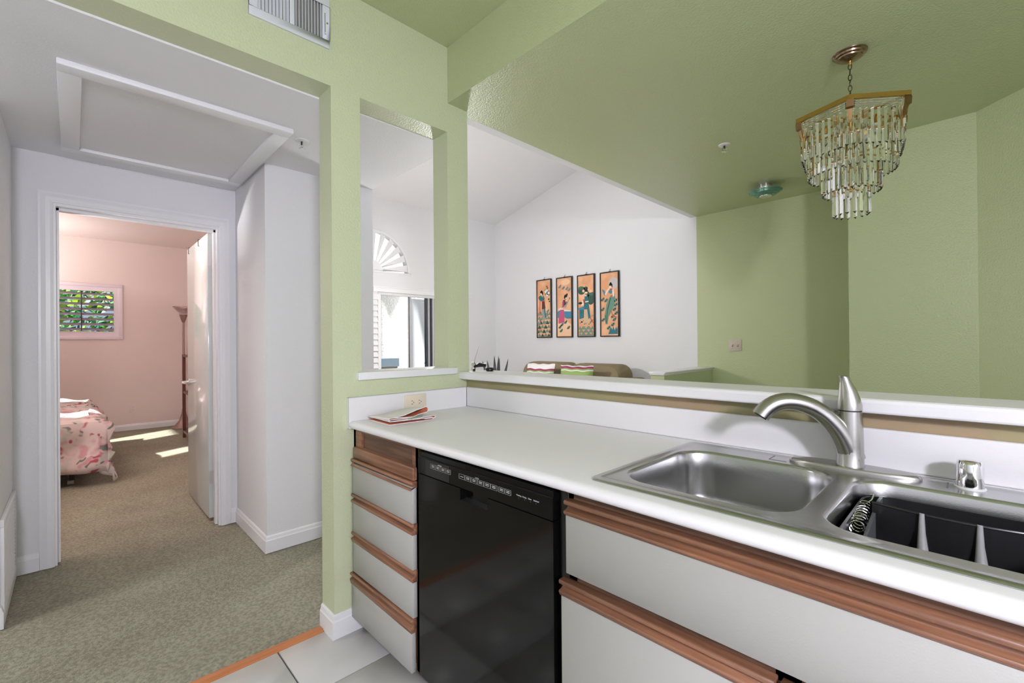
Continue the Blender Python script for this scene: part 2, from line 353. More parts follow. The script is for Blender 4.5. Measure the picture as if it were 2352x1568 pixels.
for b in (g0, g1-.03): MB().box(b, b+.03, YLW, YLW+.014, .065, .44).build('frame_rail', TRIM, gr, bevel=.002)
for k in range(18): MB().prism([(YLW+.001, .072+k*.0205), (YLW+.012, .068+k*.0205), (YLW+.012, .071+k*.0205), (YLW+.001, .079+k*.0205)], g0+.03, g1-.03, 'x').build('slat', TRIM, gr)

# ------------------------------------------------------------------ wall vent above the opening
VG = mat('vent_enamel', srgb(214, 218, 224), .35)
vt = empty('wall_vent', (0, -.218, 2.497), 'white metal wall vent with vertical louvres above the hall opening', 'vent')
v0, v1, vz0, vz1 = -.371, -.066, 2.497, 2.703
fr = MB()
ya, yb, yc, yd = -.341, -.2255, -.207, -.096; za, zb_ = 2.53, 2.672
for b in ((v0, v1, vz0, za), (v0, v1, zb_, vz1), (v0, ya, za, zb_), (yb, yc, za, zb_), (yd, v1, za, zb_)): fr.box(.0, .009, *b)
fr.build('vent_frame', VG, vt, bevel=.0015)
MB().box(.0005, .001, ya, yd, za, zb_).build('vent_back', mat('vent_dark', srgb(120, 118, 114), .7), vt)
for s0, s1, tl in ((ya, yb, -1), (yc, yd, 1)):
    for k in range(9):
        y = s0+(k+.5)*(s1-s0)/9; MB().prism([(.001, y-.0010+tl*.004), (.0085, y-.0010-tl*.002), (.0085, y+.0010-tl*.002), (.001, y+.0010+tl*.004)], za, zb_, 'z').build('louvre', VG, vt)
MB().box(.009, .0096, -.0865, -.0845, 2.55, 2.64).build('lever_slot', DARK, vt)
MB().tube([(.009, -.0855, 2.556), (.018, -.0845, 2.552)], .004, 8).build('damper_lever', VG, vt, smooth=True)
MB().tube([(.009, -.0765, 2.60), (.0105, -.0765, 2.60)], .004, 8).build('screw', NICKEL, vt)

# ------------------------------------------------------------------ pass-through sill
sl = MB().box(-.16, .022, .046, .588, 1.0885, 1.1225); tag(sl.build('window_sill', TRIM, bevel=.003), 'thick white sill under the pass-through opening in the green wall', 'sill')

# ------------------------------------------------------------------ countertop, backsplash, bar ledge
SX0, SX1, SYA, SYB = 1.247, 2.085, .047, .617
ct = empty('countertop', (1.7, .32, ZN), 'white laminate kitchen countertop with rounded front edge', 'countertop')
nose = [(.07, ZC)] + [(.018-.018*math.sin(R(a)), ZC-.0165+.0165*math.cos(R(a))) for a in range(0, 181, 20)] + [(.07, ZN)]
m = MB().prism(nose, .002, 3.65, 'x')
m.box(.002, SX0+.02, .07, D+.018, ZC-.02, ZC).box(SX1-.02, 3.65, .07, D+.018, ZC-.02, ZC).box(SX0+.02, SX1-.02, .595, D+.018, ZC-.02, ZC)
m.build('worktop', LAM, ct, smooth=True)
bs = MB().box(.019, 3.65, D, D+.017, ZC, ZS); bs.build('back_splash', LAM, ct, bevel=.006, segs=3)
sb = MB().box(.001, .019, .0, D, ZN, ZS-.002).build('side_splash', LAM, ct)
MB().box(.001, .0195, -.0004, D, ZS-.002, ZS-.0008).box(.0193, .0197, -.0004, .0002, ZN, ZS).build('seam', mat('laminate_seam', srgb(96, 90, 84), .6), sb)
MB().box(.001, .019, 0, D, ZS-.0008, ZS+.0004).build('top_cap', LAM, sb)
lg = MB().prism([(.6102, ZG+.006), (.6115, ZGT-.010), (.6155, ZGT-.003), (.622, ZGT), (.815, ZGT), (.8247, ZGT-.006), (.8247, ZG), (.616, ZG), (.6115, ZG+.002)], .0005, 3.69, 'x')
tag(lg.build('bar_ledge', LAM), 'long white laminate bar ledge on the half wall behind the sink', 'ledge')

# ------------------------------------------------------------------ drawer cabinet
FY = .030                                     # face frame plane
def pull_strip(x0, x1, zt, parent, hgt=.036, y0=.011):
    """oak strip with a concave finger groove, zt = top of strip"""
    p = [(FY, zt), (y0-.004, zt), (y0-.007, zt-.004), (y0-.006, zt-.010), (y0+.006, zt-.0135), (y0+.010, zt-.019), (y0+.005, zt-.0235), (y0-.006, zt-.026), (y0-.007, zt-.031), (y0-.002, zt-hgt), (FY, zt-hgt)]
    return MB().prism(p, x0, x1, 'x').build('finger_pull', OAK, parent, smooth=False, bevel=.0012, segs=1)
dc = empty('drawer_cabinet', (.27, .3, .07), 'narrow drawer cabinet with cream fronts and oak finger pulls', 'cabinet')
b = MB().box(.003, .022, FY, .64, .075, ZN-.002).box(.500, .518, FY, .64, .075, ZN-.002).box(.022, .5, .60, .62, .075, ZN-.02).box(.022, .5, FY+.02, .62, .075, .09)
b.build('carcass', OAKD, dc)
MB().box(.003, .022, .10, .12, 0, .075).box(.003, .518, .105, .12, 0, .075).build('toe_kick', OAKD, dc)
st = MB().box(.003, .028, FY, FY+.019, .075, ZN-.001).box(.497, .519, FY, FY+.019, .075, ZN-.001).box(.028, .497, FY, FY+.019, .745, .772).box(.028, .497, FY, FY+.019, ZN-.012, ZN-.001).box(.028, .075, FY, FY+.019, .80, ZN-.012).box(.478, .497, FY, FY+.019, .80, ZN-.012)
st.build('face_frame', OAK, dc)
MB().box(.075, .478, FY+.010, FY+.014, .80, ZN-.012).build('recessed_rail', OAKD, dc)
cb = MB().box(.026, .507, FY-.016, FY+.3, .757, .804).build('pull_out_board', OAK, dc, bevel=.004)
FXL, FXR = .024, .509
for k, (zt, zp, zb2) in enumerate(((.756, .7335, .6055), (.606, .566, .435), (.442, .398, .270), (.262, .212, .0685))):
    x0, x1 = (FXL, FXR) if k < 3 else (FXL-.014, FXR-.012)
    d = MB().box(x0+.002, x1-.002, .0105, FY-.001, zb2, zp).build('drawer', PANEL, dc, bevel=.001, segs=1)
    pull_strip(x0, x1, zt-.001, d, zt-zp)

# ------------------------------------------------------------------ dishwasher
dw = empty('dishwasher', (.86, .3, .07), 'black built-in dishwasher with button control panel', 'dishwasher')
X0, X1, DY = .536, 1.158, .018
MB().box(X0, X1+.02, DY+.03, .6, .10, ZN-.004).build('tub_housing', BLACKM, dw)
MB().box(1.172, 1.196, DY+.018, .5, .07, ZN-.004).build('side_filler', BLACKM, dw)
MB().box(X0+.01, X1-.01, .09, .11, 0, .10).build('toe_panel', BLACKM, dw)
hx, hy = .775, .905
dd = MB()
for q in ((X0, hx, .085, .792), (hy, X1, .085, .792), (hx, hy, .085, .757)): dd.box(q[0], q[1], DY, DY+.028, q[2], q[3])
dd.box(hx, hy, DY+.026, DY+.028, .757, .792)
door = dd.build('door', BLACK, dw)
MB().prism([(DY-.0008, .7572), (DY+.0262, .7588), (DY+.0262, .7572)], hx+.002, hy-.002, 'x').build('handle_lip', mat('black_semi', (.02, .02, .02, 1), .3), door)
cp = MB().prism([(DY-.001, .7955), (DY-.001, .852), (DY+.001, .8545), (DY+.003, .8555), (DY+.003, .870), (DY+.03, .870), (DY+.03, .7955)], X0, X1, 'x').build('control_panel', BLACK, dw, smooth=False)
MB().box(X0+.048, X0+.185, DY-.0022, DY-.001, .7975, .851).build('latch_cover', mat('black_satin', (.012, .012, .012, 1), .22), cp)
GREY = mat('button_outline', srgb(120, 120, 120), .5)
def button(x, z, w_, h_, two=True):
    o = MB(); t_ = .0011; y = DY-.0026; 
    o.box(x, x+w_, y, y+.002, z, z+t_).box(x, x+w_, y, y+.002, z+h_-t_, z+h_).box(x, x+t_, y, y+.002, z, z+h_).box(x+w_-t_, x+w_, y, y+.002, z, z+h_)
    k = o.build('button', GREY, cp); q = MB()
    for i in ((.34, .62) if two else (.45,)): q.box(x+w_*.25, x+w_*.78, y, y+.001, z+h_*i, z+h_*i+.0017)
    q.build('legend', PRINT, k)
for k in range(4): button(X0+.079+k*.0285, .825, .0275, .0155)
for k in range(6): button(X0+.236+k*.030, .8235, .0285, .0155, k > 0)
for k in range(2): button(X0+.420+k*.0265, .8235, .0245, .0150)
text('OPTIONS', .005, PRINT, cp, (X0+.122, DY-.0026, .8415))
text('CYCLES', .005, PRINT, cp, (X0+.315, DY-.0014, .8400))
for s_, x in (('Washing', .492), ('Drying', .515), ('Clean', .536), ('Sanitized', .556)):
    text(s_, .0055, PRINT, cp, (X0+x, DY-.0014, .8305)); MB().box(X0+x+.008, X0+x+.0095, DY-.0014, DY-.001, .8245, .826).build('indicator', GREY, cp)

# ------------------------------------------------------------------ sink cabinet
sc_ = empty('sink_cabinet', (1.75, .3, .07), 'wide sink cabinet with cream fronts and long oak finger pulls', 'cabinet')
MB().box(1.198, 1.216, FY, .64, .075, ZN-.002).box(2.13, 2.15, FY, .64, .075, ZN-.002).box(1.216, 2.13, .62, .64, .075, .7).box(1.216, 2.13, FY+.02, .62, .075, .09).build('carcass', OAKD, sc_)
MB().box(1.198, 2.15, .105, .12, 0, .075).build('toe_kick', OAKD, sc_)
MB().box(1.2, 2.15, FY, FY+.019, .682, .700).box(1.2, 2.15, FY, FY+.019, .655, .682).box(1.2, 2.15, FY, FY+.019, ZN-.03, ZN-.001).box(1.66, 1.70, FY, FY+.019, .075, .7).box(1.2, 1.225, FY, FY+.019, .075, ZN-.03).build('face_frame', OAKD, sc_)
ff_ = MB().box(1.205, 2.14, .0105, FY-.001, .684, .826).build('false_front', PANEL, sc_, bevel=.001, segs=1); pull_strip(1.203, 2.142, .863, ff_, .037)
for x0, x1 in ((1.186, 1.664), (1.672, 2.15)):
    d = MB().box(x0+.003, x1-.003, .0105, FY-.001, .085, .624).build('door', PANEL, sc_, bevel=.001, segs=1); pull_strip(x0, x1, .664, d, .040)
rc = empty('base_cabinet', (2.9, .3, .07), 'plain cream base cabinet past the sink at the right edge', 'cabinet')
MB().box(2.152, 3.64, FY, .64, .075, ZN-.002).build('carcass', OAKD, rc); MB().box(2.156, 3.63, .0105, FY-.001, .085, .82).build('front', PANEL, rc)

# ------------------------------------------------------------------ sink
sk = empty('kitchen_sink', (1.666, .33, ZC), 'double bowl brushed steel sink set into the white counter', 'sink')
N = 7
def loopz(l, z): return [(x, y, z) for x, y in l]
bowls = [(1.281, 1.671, .106, .521, .085), (1.703, 2.058, .106, .512, .075)]
o0 = rrect(SX0, SX1, SYA, SYB, .022, N); o1 = rrect(SX0+.003, SX1-.003, SYA+.003, SYB-.003, .020, N); o2 = rrect(SX0+.010, SX1-.010, SYA+.010, SYB-.010, .016, N); o3 = rrect(SX0+.018, SX1-.018, SYA+.018, SYB-.018, .012, N)
o4 = rrect(SX0+.023, SX1-.023, SYA+.023, SYB-.023, .010, N)
m = MB().loft([loopz(o0, ZC), loopz(o0, ZC+.002), loopz(o1, ZC+.0045), loopz(o2, ZC+.0055), loopz(o3, ZC+.0045), loopz(o4, ZC+.0025)])
ZD = ZC+.0025; holes = [rrect(*bw[:4], bw[4], N) for bw in bowls]
polys = [[Vector((x, y, 0)) for x, y in o4]] + [[Vector((x, y, 0)) for x, y in h] for h in holes]
flat = [p for q in polys for p in q]
m.add([(p.x, p.y, ZD) for p in flat], [tuple(t) for t in tessellate_polygon(polys)])
m.build('sink_deck', STEEL, sk, smooth=True)
for bw in bowls:
    x0, x1, y0, y1, r = bw; rings = []
    for dx, dz in ((0, 0), (.002, -.0008), (.005, -.003), (.007, -.008), (.009, -.05), (.012, -.125), (.018, -.150), (.035, -.166), (.06, -.171)):
        rings.append(loopz(rrect(x0+dx, x1-dx, y0+dx, y1-dx, max(r-dx*.6, .02), N), ZD+dz))
    m = MB().loft(rings, True, False, True); bo = m.build('bowl', STEEL, sk, smooth=True)
    c = ((x0+x1)/2, (y0+y1)/2+.03, ZD-.1705); MB().lathe([(.0, .002), (.03, .001), (.042, .003), (.045, .0)], c, 20).build('drain', CHROME, bo, smooth=True)
for q_ in ((1.50, 1.503, .545, .60), (1.503, 1.545, .543, .5455), (1.86, 1.863, .545, .60)): MB().box(*q_, ZD, ZD+.0006).build('deck_step', mat('steel_edge', (.2, .2, .2, 1), .4, 1), sk)

# black dish drainer with coiled wire in the right bowl
BLK = mat('black_rubber', (.010, .010, .011, 1), .32)
dn = empty('dish_drainer', (1.88, .31, ZD-.17), 'black plastic dish drainer standing in the right sink bowl', 'drainer')
q0 = rrect(1.722, 2.045, .125, .498, .06, 6); q1 = rrect(1.727, 2.04, .13, .493, .055, 6)
MB().loft([loopz(rrect(1.735, 2.03, .14, .485, .05, 6), ZD-.165), loopz(q0, ZD-.035), loopz(q0, ZD-.031), loopz(q1, ZD-.031), loopz(q1, ZD-.036), loopz(rrect(1.74, 2.025, .145, .48, .045, 6), ZD-.158)], True, True, True).build('tray', BLK, dn, smooth=True)
def py(x): return .370-.026*math.sin(math.pi*(x-1.745)/.27)
px_ = [1.752+i*(2.03-1.752)/16 for i in range(17)]
MB().loft([[(x, py(x), ZD-.15) for x in px_]+[(x, py(x)+.004, ZD-.15) for x in px_[::-1]], [(x, py(x), ZD-.016) for x in px_]+[(x, py(x)+.004, ZD-.016) for x in px_[::-1]]], True, True, True).build('divider', BLK, dn)
MB().tube([(x, py(x)+.002, ZD-.015) for x in px_], .003, 8).build('divider_rim', BLK, dn, smooth=True)
RIB = mat('pale_rib', srgb(150, 150, 150), .25)
for x in (1.832, 1.912):
    MB().tube([(x, py(x)-.001, ZD-.012), (x, py(x)-.004, ZD-.05), (x+.002, py(x)-.012, ZD-.10), (x+.004, py(x)-.03, ZD-.15)], [.004, .006, .011, .018], 10).build('rib', RIB, dn, smooth=True)
cw = [Vector((1.735, .475, ZD-.03)), Vector((1.744, .458, ZD-.022)), Vector((1.742, .44, ZD-.03))]
a, b = Vector((1.732, .425, ZD-.040)), Vector((1.742, .255, ZD-.040)); turns = 9; ax = (b-a).normalized(); n1 = ax.orthogonal().normalized(); n2 = ax.cross(n1)
for i in range(turns*12+1):
    t = i/(turns*12); an = 2*math.pi*turns*t; cw.append(a+(b-a)*t+(n1*math.cos(an)+n2*math.sin(an))*.012)
MB().tube(cw, .0017, 6).build('wire_coil', CHROME, dn, smooth=True)
MB().prism([(.47, ZD-.028), (.43, ZD-.026), (.24, ZD-.055), (.20, ZD-.12), (.42, ZD-.14)], 1.752, 1.758, 'x').build('coil_flap', mat('grey_rubber', srgb(74, 76, 78), .5), dn)

# ------------------------------------------------------------------ faucet
fc = empty('kitchen_faucet', (1.682, .572, ZD), 'brushed nickel single lever faucet with arched spout', 'faucet')
FX, FYY = 1.682, .572
el = lambda s, z: [(FX+.137*s*math.copysign(abs(math.cos(t))**.8, math.cos(t)), .572+.036*s*math.sin(t)*1.0, z) for t in [2*math.pi*i/40 for i in range(40)]]
MB().loft([el(1, ZD), el(1, ZD+.004), el(.975, ZD+.0095), el(.94, ZD+.0115)], True, True, True).build('deck_plate', NICKEL, fc, smooth=True)
zb0 = ZD+.0115
dv = Vector((-.167, -.122, 0)).normalized()
bd = MB().lathe([(.0305, 0), (.0305, .002), (.0290, .006), (.0285, .05), (.0275, .10), (.0265, .128), (.0262, .139), (.024, .1405)], (FX, FYY, zb0), 32, cap0=True, cap1=True)
bd.build('body', NICKEL, fc, smooth=True)
P_ = lambda s, z: Vector((FX, FYY, 0))+dv*s+Vector((0, 0, z))
sp = bez(P_(-.004, .945), P_(.012, 1.010), P_(.045, 1.050), P_(.085, 1.073), 9)+bez(P_(.085, 1.073), P_(.135, 1.099), P_(.185, 1.096), P_(.212, 1.050), 12)[1:]
rd = [.029-(.029-.0222)*min(1, i/8) for i in range(10)]+[.0222-.0004*(i/12) for i in range(1, 13)]
s_o = MB().tube(sp, rd, 20).build('spout', NICKEL, fc, smooth=True)
MB().tube([sp[-1], sp[-1]+(sp[-1]-sp[-2]).normalized()*.002], .016, 16).build('aerator', DARK, s_o)
hz = zb0+.142
hd = MB(); rings = []
for z, r, ox in ((0, .0262, 0), (.012, .0262, 0), (.03, .0235, -.001), (.05, .0190, -.003), (.068, .0138, -.006), (.080, .0108, -.008), (.0845, .0110, -.0095), (.0865, .0095, -.010)):
    rings.append([(FX+ox*1.2+r*math.cos(2*math.pi*i/28), FYY+ox*.5+r*math.sin(2*math.pi*i/28), hz+z) for i in range(28)])
hd.loft(rings, True, True, True).build('lever_handle', NICKEL, fc, smooth=True)
MB().lathe([(.0255, 0), (.0255, .0022)], (FX, FYY, zb0+.1400), 24).build('joint_ring', DARK, fc)
ag = empty('air_gap', (1.897, .578, ZD), 'chrome air gap cap with white ring behind the right bowl', 'air gap')
MB().lathe([(.0, .0), (.0262, .0), (.0262, .003), (.024, .0045), (0, .0045)], (1.897, .578, ZD), 28).build('base_ring', mat('white_plastic', srgb(225, 228, 226), .4), ag, smooth=True)
MB().lathe([(.0238, .0045), (.0230, .02), (.0222, .050), (.0212, .057), (.0185, .061), (.012, .0625), (0, .063)], (1.897, .578, ZD), 28).build('cap', CHROME, ag, smooth=True)

# ------------------------------------------------------------------ outlets, switch, towel
def plate(name, c, w_, h_, face, label, cat, mat_, sockets, parent=None):
    """face 'x': plate on a wall facing +x; face 'y': facing -y.  c = centre on the wall"""
    e_ = empty(name, c, label, cat); x, y, z = c
    def bx(a0, a1, z0, z1, d0, d1):
        return (x+d0, x+d1, y+a0, y+a1, z+z0, z+z1) if face == 'x' else (x+a0, x+a1, y-d1, y-d0, z+z0, z+z1)
    MB().box(*bx(-w_/2, w_/2, -h_/2, h_/2, 0, .005)).build('cover_plate', mat_, e_, bevel=.0018)
    for (a, zz, hor) in sockets:
        k = MB(); pts = [(.017*math.cos(R(t))*(.8 if not hor else 1)*1.0, .017*math.sin(R(t))*(1 if not hor else .8)) for t in range(0, 360, 20)]
        if hor: pts = [(.0135*math.cos(R(t)), .0165*math.sin(R(t))) for t in range(0, 360, 20)]
        if face == 'x': k.prism([(y+a+p, z+zz+q) for p, q in pts], x+.005, x+.0062, 'x')
        else: k.prism([(x+a+p, z+zz+q) for p, q in pts], y-.0062, y-.005, 'y')
        sck = k.build('socket', mat_, e_)
        sl_ = MB()
        for (u, v, du, dv_) in (((-.004, .006, .008, .0022), (-.004, -.008, .008, .0022), (.0065, -.002, .004, .004)) if hor else ((-.0065, .003, .0022, .008), (.0045, .003, .0022, .007), (-.002, -.009, .004, .004))):
            sl_.box(*bx(a+u, a+u+du, zz+v, zz+v+dv_, .006, .0066))
        sl_.build('slots', DARK, sck)
    return e_
plate('wall_outlet', (.0195, .331, .966), .119, .073, 'x', 'ivory double outlet on the counter side splash behind the cloth', 'outlet', IVORY, ((-.0205, 0, True), (.0205, 0, True)))
plate('wall_outlet', (XF, -.21, .316), .075, .115, 'x', 'pink painted outlet low on the bedroom wall', 'outlet', PINK, ((0, .02, False), (0, -.02, False)))
sw = empty('light_switch', (.312, YP, 1.207), 'beige double light switch on the green dining wall', 'light switch')
SWM = mat('beige_switch', srgb(192, 180, 166), .4)
MB().box(.254, .370, YP-.006, YP, 1.152, 1.262).build('cover_plate', SWM, sw, bevel=.002)
for x in (.289, .336):
    MB().prism([(YP-.006, 1.198), (YP-.016, 1.203), (YP-.016, 1.209), (YP-.006, 1.216)], x-.004, x+.004, 'x').build('toggle', SWM, sw)
    MB().box(x-.006, x+.006, YP-.0066, YP-.006, 1.194, 1.198).build('slot', DARK, sw)
    for z in (1.177, 1.237): MB().tube([(x, YP-.006, z), (x, YP-.0072, z)], .003, 8).build('screw', NICKEL, sw)

# folded cloth
CW = mat('towel_white', srgb(232, 226, 226), .9, bump=(500, .0006, 2)); CO = mat('towel_coral', srgb(228, 150, 116), .9, bump=(500, .0006, 2)); CG = mat('towel_green', srgb(120, 150, 116), .9)
tw = empty('dish_towel', (.16, .17, ZC), 'folded white and coral dish towel on the counter', 'towel')
O_ = Vector((.035, .075, ZC)); A_ = Vector((.205, -.006, 0)); B_ = Vector((.012, .205, 0))
def folded(name, prof, th, taper, u0=0., u1=1.):
    """sheet folded along profile (v, z); white outside, coral inside; extruded along the cloth"""
    n = len(prof); ring = []
    for k in range(n):
        a = Vector(prof[max(k-1, 0)]); b = Vector(prof[min(k+1, n-1)]); d = (b-a); d.x *= .205; d.normalize(); ring.append((prof[k], Vector((-d.y, d.x))))
    o = MB(); rows = []
    for i in range(7):
        u = u0+(u1-u0)*i/6; f = taper+(1-taper)*(i/6)
        P2 = lambda p, nn, q: O_+A_*u+B_*(p[0]+nn.x*q/.205)+Vector((0, 0, max(.0004, p[1]*f+nn.y*q)))
        rows.append([P2(p, nn, th/2) for p, nn in ring]+[P2(p, nn, -th/2) for p, nn in ring[::-1]])
    m2 = 2*n
    for i in range(6):
        for k in range(m2):
            q = [rows[i][k], rows[i][(k+1) % m2], rows[i+1][(k+1) % m2], rows[i+1][k]]
            o.add(q, [(0, 1, 2, 3)], 1 if n <= k < m2-1 else 0)
    for row in (rows[0], rows[-1]):
        for k in range(n-1): o.add([row[k], row[k+1], row[m2-2-k], row[m2-1-k]], [(0, 1, 2, 3)], 0)
    return o.build(name, [CW, CO], tw, smooth=True)
def arc_(cv, cz, rv, rz, a0, a1, n=9): return [(cv+rv*math.cos(R(a0+(a1-a0)*i/n)), cz+rz*math.sin(R(a0+(a1-a0)*i/n))) for i in range(n+1)]
folded('bottom_fold', [(.02, .0150), (.3, .0135), (.7, .0125)]+arc_(.96, .0075, .045, .0058, 90, -90)+[(.6, .0022), (.02, .0020)], .003, 1)
folded('middle_fold', ([(.60, .0205), (.3, .021)]+arc_(.06, .0185, .05, .0035, 90, 270, 7)+[(.3, .0155), (.8, .0165)])[::-1], .003, .9, .12, .98)
folded('top_fold', [(.05, .0270), (.35, .0330), (.65, .0500)]+arc_(.86, .0470, .055, .0125, 90, -60)+[(.72, .0310), (.56, .0225), (.30, .0245)], .003, .55, .02, .95)
folded('lower_front_fold', ([(.34, .0255), (.12, .0290)]+arc_(.03, .0262, .04, .003, 90, 270, 7)+[(.2, .0230)])[::-1], .0028, .8, .35, 1.0)
folded('small_fold', [(.50, .0140), (.75, .0185)]+arc_(1.0, .0150, .05, .0048, 90, -90)+[(.8, .0095)], .003, .8, .5, 1.02)
MB().loft([[O_+A_*(1.0+.02*math.sin(2*t))+B_*(.42+.34*t/5)+Vector((0, 0, .0165+.0045*math.sin(math.pi*k/6)+.001*t)) for k in range(7)]+[O_+A_*.9+B_*(.42+.34*t/5)+Vector((0, 0, .0165))] for t in range(6)], True, True, True).build('green_corner', CG, tw, smooth=True)


# ------------------------------------------------------------------ lamps added out of frame to brighten the rooms
LAMPW = mat('lamp_diffuser', (1, 1, 1, 1), .6, emit=((1, .98, .95, 1), 5))
LAMPG = bpy.data.materials.new('opal_globe'); LAMPG.use_nodes = True; g_ = LAMPG.node_tree
tr_ = g_.nodes.new('ShaderNodeBsdfTransparent'); tr_.inputs[0].default_value = (.96, .96, .95, 1); g_.links.new(tr_.outputs[0], g_.nodes['Material Output'].inputs[0])
kx, ky, kz = 3.25, -1.25, 1.85
kl = empty('kitchen_fill_pendant', (kx, ky, HK), 'white globe pendant added unseen behind the camera to brighten the kitchen', 'pendant light')  # pendant added behind the camera as the main kitchen light
MB().tube([(kx, ky, HK), (kx, ky, kz+.16)], .006, 8).build('cord', BLACKM, kl)
MB().lathe([(.0, -.02), (.06, -.02), (.065, 0)], (kx, ky, HK), 20).build('canopy', NICKEL, kl, smooth=True)
MB().lathe([(.02, .19), (.04, .18), (.04, .14)], (kx, ky, kz), 16, cap0=True).build('cap', NICKEL, kl, smooth=True)
MB().lathe([(.0, .150), (.12, .148), (.31, .132), (.335, .122), (.31, .124), (.12, .138), (0, .140)], (kx, ky, kz), 32).build('saucer_shade', TRIM, kl, smooth=True)  # disc shaped to keep the added lamp's light off the kitchen ceiling
MB().lathe([(.118*math.sin(R(a)), -.118*math.cos(R(a))) for a in range(0, 181, 15)], (kx, ky, kz), 20).build('globe', LAMPG, kl, smooth=True)
ld = bpy.data.lights.new('kitchen_fill_bulb', 'POINT'); ld.energy = 178; ld.shadow_soft_size = .115; ld.color = (1, .975, 1.13)
lo = bpy.data.objects.new('kitchen_fill_bulb', ld); col.objects.link(lo); lo.location = (kx, ky, kz)
def dome_lamp(name, x, y, z, power, label, size=.32):
    e_ = empty(name, (x, y, z), label, 'ceiling light')
    MB().lathe([(.0, -.02), (.17, -.02), (.18, 0)], (x, y, z), 28).build('base', NICKEL, e_, smooth=True)
    MB().lathe([(.165, -.02), (.15, -.06), (.10, -.09), (0, -.10)], (x, y, z), 28).build('glass_dome', LAMPW, e_, smooth=True)
    l = area(name+'_light', (x, y, z-.11), (0, 0, -1), size, size, power, (1, .98, .95)); l.data.shape = 'DISK'
dome_lamp('hall_fill_dome', -.95, -1.75, HH, 18, 'round glass ceiling light added out of frame to brighten the hall')  # added to lift the hall walls and carpet
def torchiere(name, x, y, z, power, label, upward):
    e_ = empty(name, (x, y, 0), label, 'lamp')
    MB().lathe([(.0, 0), (.14, 0), (.14, .012), (.03, .04), (.012, .06)], (x, y, 0), 24).build('base', NICKEL, e_, smooth=True)
    MB().tube([(x, y, .05), (x, y, z-.08)], .012, 10).build('pole', NICKEL, e_)
    MB().lathe([(.012, -.09), (.06, -.075), (.11, -.04), (.125, .0), (.12, .0), (.105, -.036), (.055, -.068), (0, -.08)], (x, y, z), 24).build('bowl', NICKEL if upward else LAMPG, e_, smooth=True)
    if upward:
        l = area(name+'_light', (x, y, z-.005), (0, 0, 1), .2, .2, power, (1, .98, .97)); l.data.shape = 'DISK'
    else:
        d = bpy.data.lights.new(name+'_bulb', 'POINT'); d.energy = power; d.shadow_soft_size = .06; d.color = (1, .98, .97)
        o = bpy.data.objects.new(name+'_bulb', d); col.objects.link(o); o.location = (x, y, z)
torchiere('living_room_fill_lamp', -1.55, 1.70, 1.50, 50, 'slim floor lamp added unseen behind the wall post to brighten the living room', False)  # added out of sight to light the vault and dining ceiling
torchiere('bedroom_fill_lamp', -2.25, -1.6, 1.75, 90, 'nickel uplight added unseen by the door wall to brighten the bedroom', True)  # added uplight for the pink walls and ceiling
torchiere('bedroom_fill_lamp', -6.0, -1.62, 1.75, 24, 'nickel uplight added unseen past the bed to brighten the far wall', True)  # second added uplight, for the far bedroom wall

# ------------------------------------------------------------------ chandelier
CX, CY = 1.532, 1.58
ch = empty('chandelier', (CX, CY, ZB), 'gold rimmed crystal chandelier with hanging tiers of prisms', 'chandelier')
MB().lathe([(.0, -.034), (.012, -.034), (.03, -.026), (.044, -.022), (.046, -.017), (.054, -.014), (.056, -.008), (.063, -.004), (.064, .001)], (CX, CY, ZB), 32).build('ceiling_canopy', BRONZE, ch, smooth=True)
MB().tube([(CX, CY, ZB-.03), (CX, CY, ZB-.05)], .006, 8).build('canopy_loop', GOLD, ch)
zt = 2.222; lk = MB()
LK = mat('chain_metal', srgb(96, 92, 66), .3, 1)
pts = [(.0065*math.cos(R(a)), .014*math.sin(R(a))) for a in range(0, 361, 30)]
link0 = MB().tube([(p, 0, q) for p, q in pts], .0018, 6, cap=False).build('chain_link', LK, ch, smooth=True)
k = 0; z = ZB-.058
while z > zt+.012:
    l = link0 if k == 0 else inst(link0, ch)
    l.location = Vector((CX, CY, z))-ch.location; l.rotation_euler = (0, 0, R(20+90*k)); z -= .0235; k += 1
HR = .222; a0 = math.atan2(-.99, .15); zr0, zr1 = zt-.018, zt
hexp = [(CX+HR*math.cos(a0+i*math.pi/3), CY+HR*math.sin(a0+i*math.pi/3)) for i in range(6)]
hexi = [(CX+(HR-.012)*math.cos(a0+i*math.pi/3), CY+(HR-.012)*math.sin(a0+i*math.pi/3)) for i in range(6)]
m = MB()
for i in range(6):
    j = (i+1) % 6; m.prism([hexp[i], hexp[j], hexi[j], hexi[i]], zr0, zr1)
m.build('gold_rim', GOLD, ch)
m = MB()
for i in range(3): m.tube([(*hexi[i], zr0+.006), (*hexi[i+3], zr0+.006)], .005, 6)
m.tube([(CX, CY, zt+.012), (CX, CY, 1.90)], .007, 8)
m.build('inner_spider', GOLD, ch, smooth=True)
ringdat = [(.152, 2.104), (.100, 2.012), (.060, 1.908)]
for r, z in ringdat: MB().tube([(CX+r*math.cos(R(a)), CY+r*math.sin(R(a)), z) for a in range(0, 361, 12)], .0035, 6, cap=False).build('tier_ring', GOLD, ch, smooth=True)
for i in range(6):
    a = a0+(i+.5)*math.pi/3; x, y = CX+.09*math.cos(a), CY+.09*math.sin(a)
    MB().tube([(x, y, zt-.02), (x, y, zt-.055)], .010, 10).build('bulb_socket', GOLD, ch, smooth=True)
    MB().lathe([(.006, -.055), (.014, -.072), (.012, -.088), (.003, -.108), (0, -.109)], (x, y, zt), 12).build('bulb', mat('bulb_glass', (1, 1, 1, 1), .05, trans=.9), ch, smooth=True)
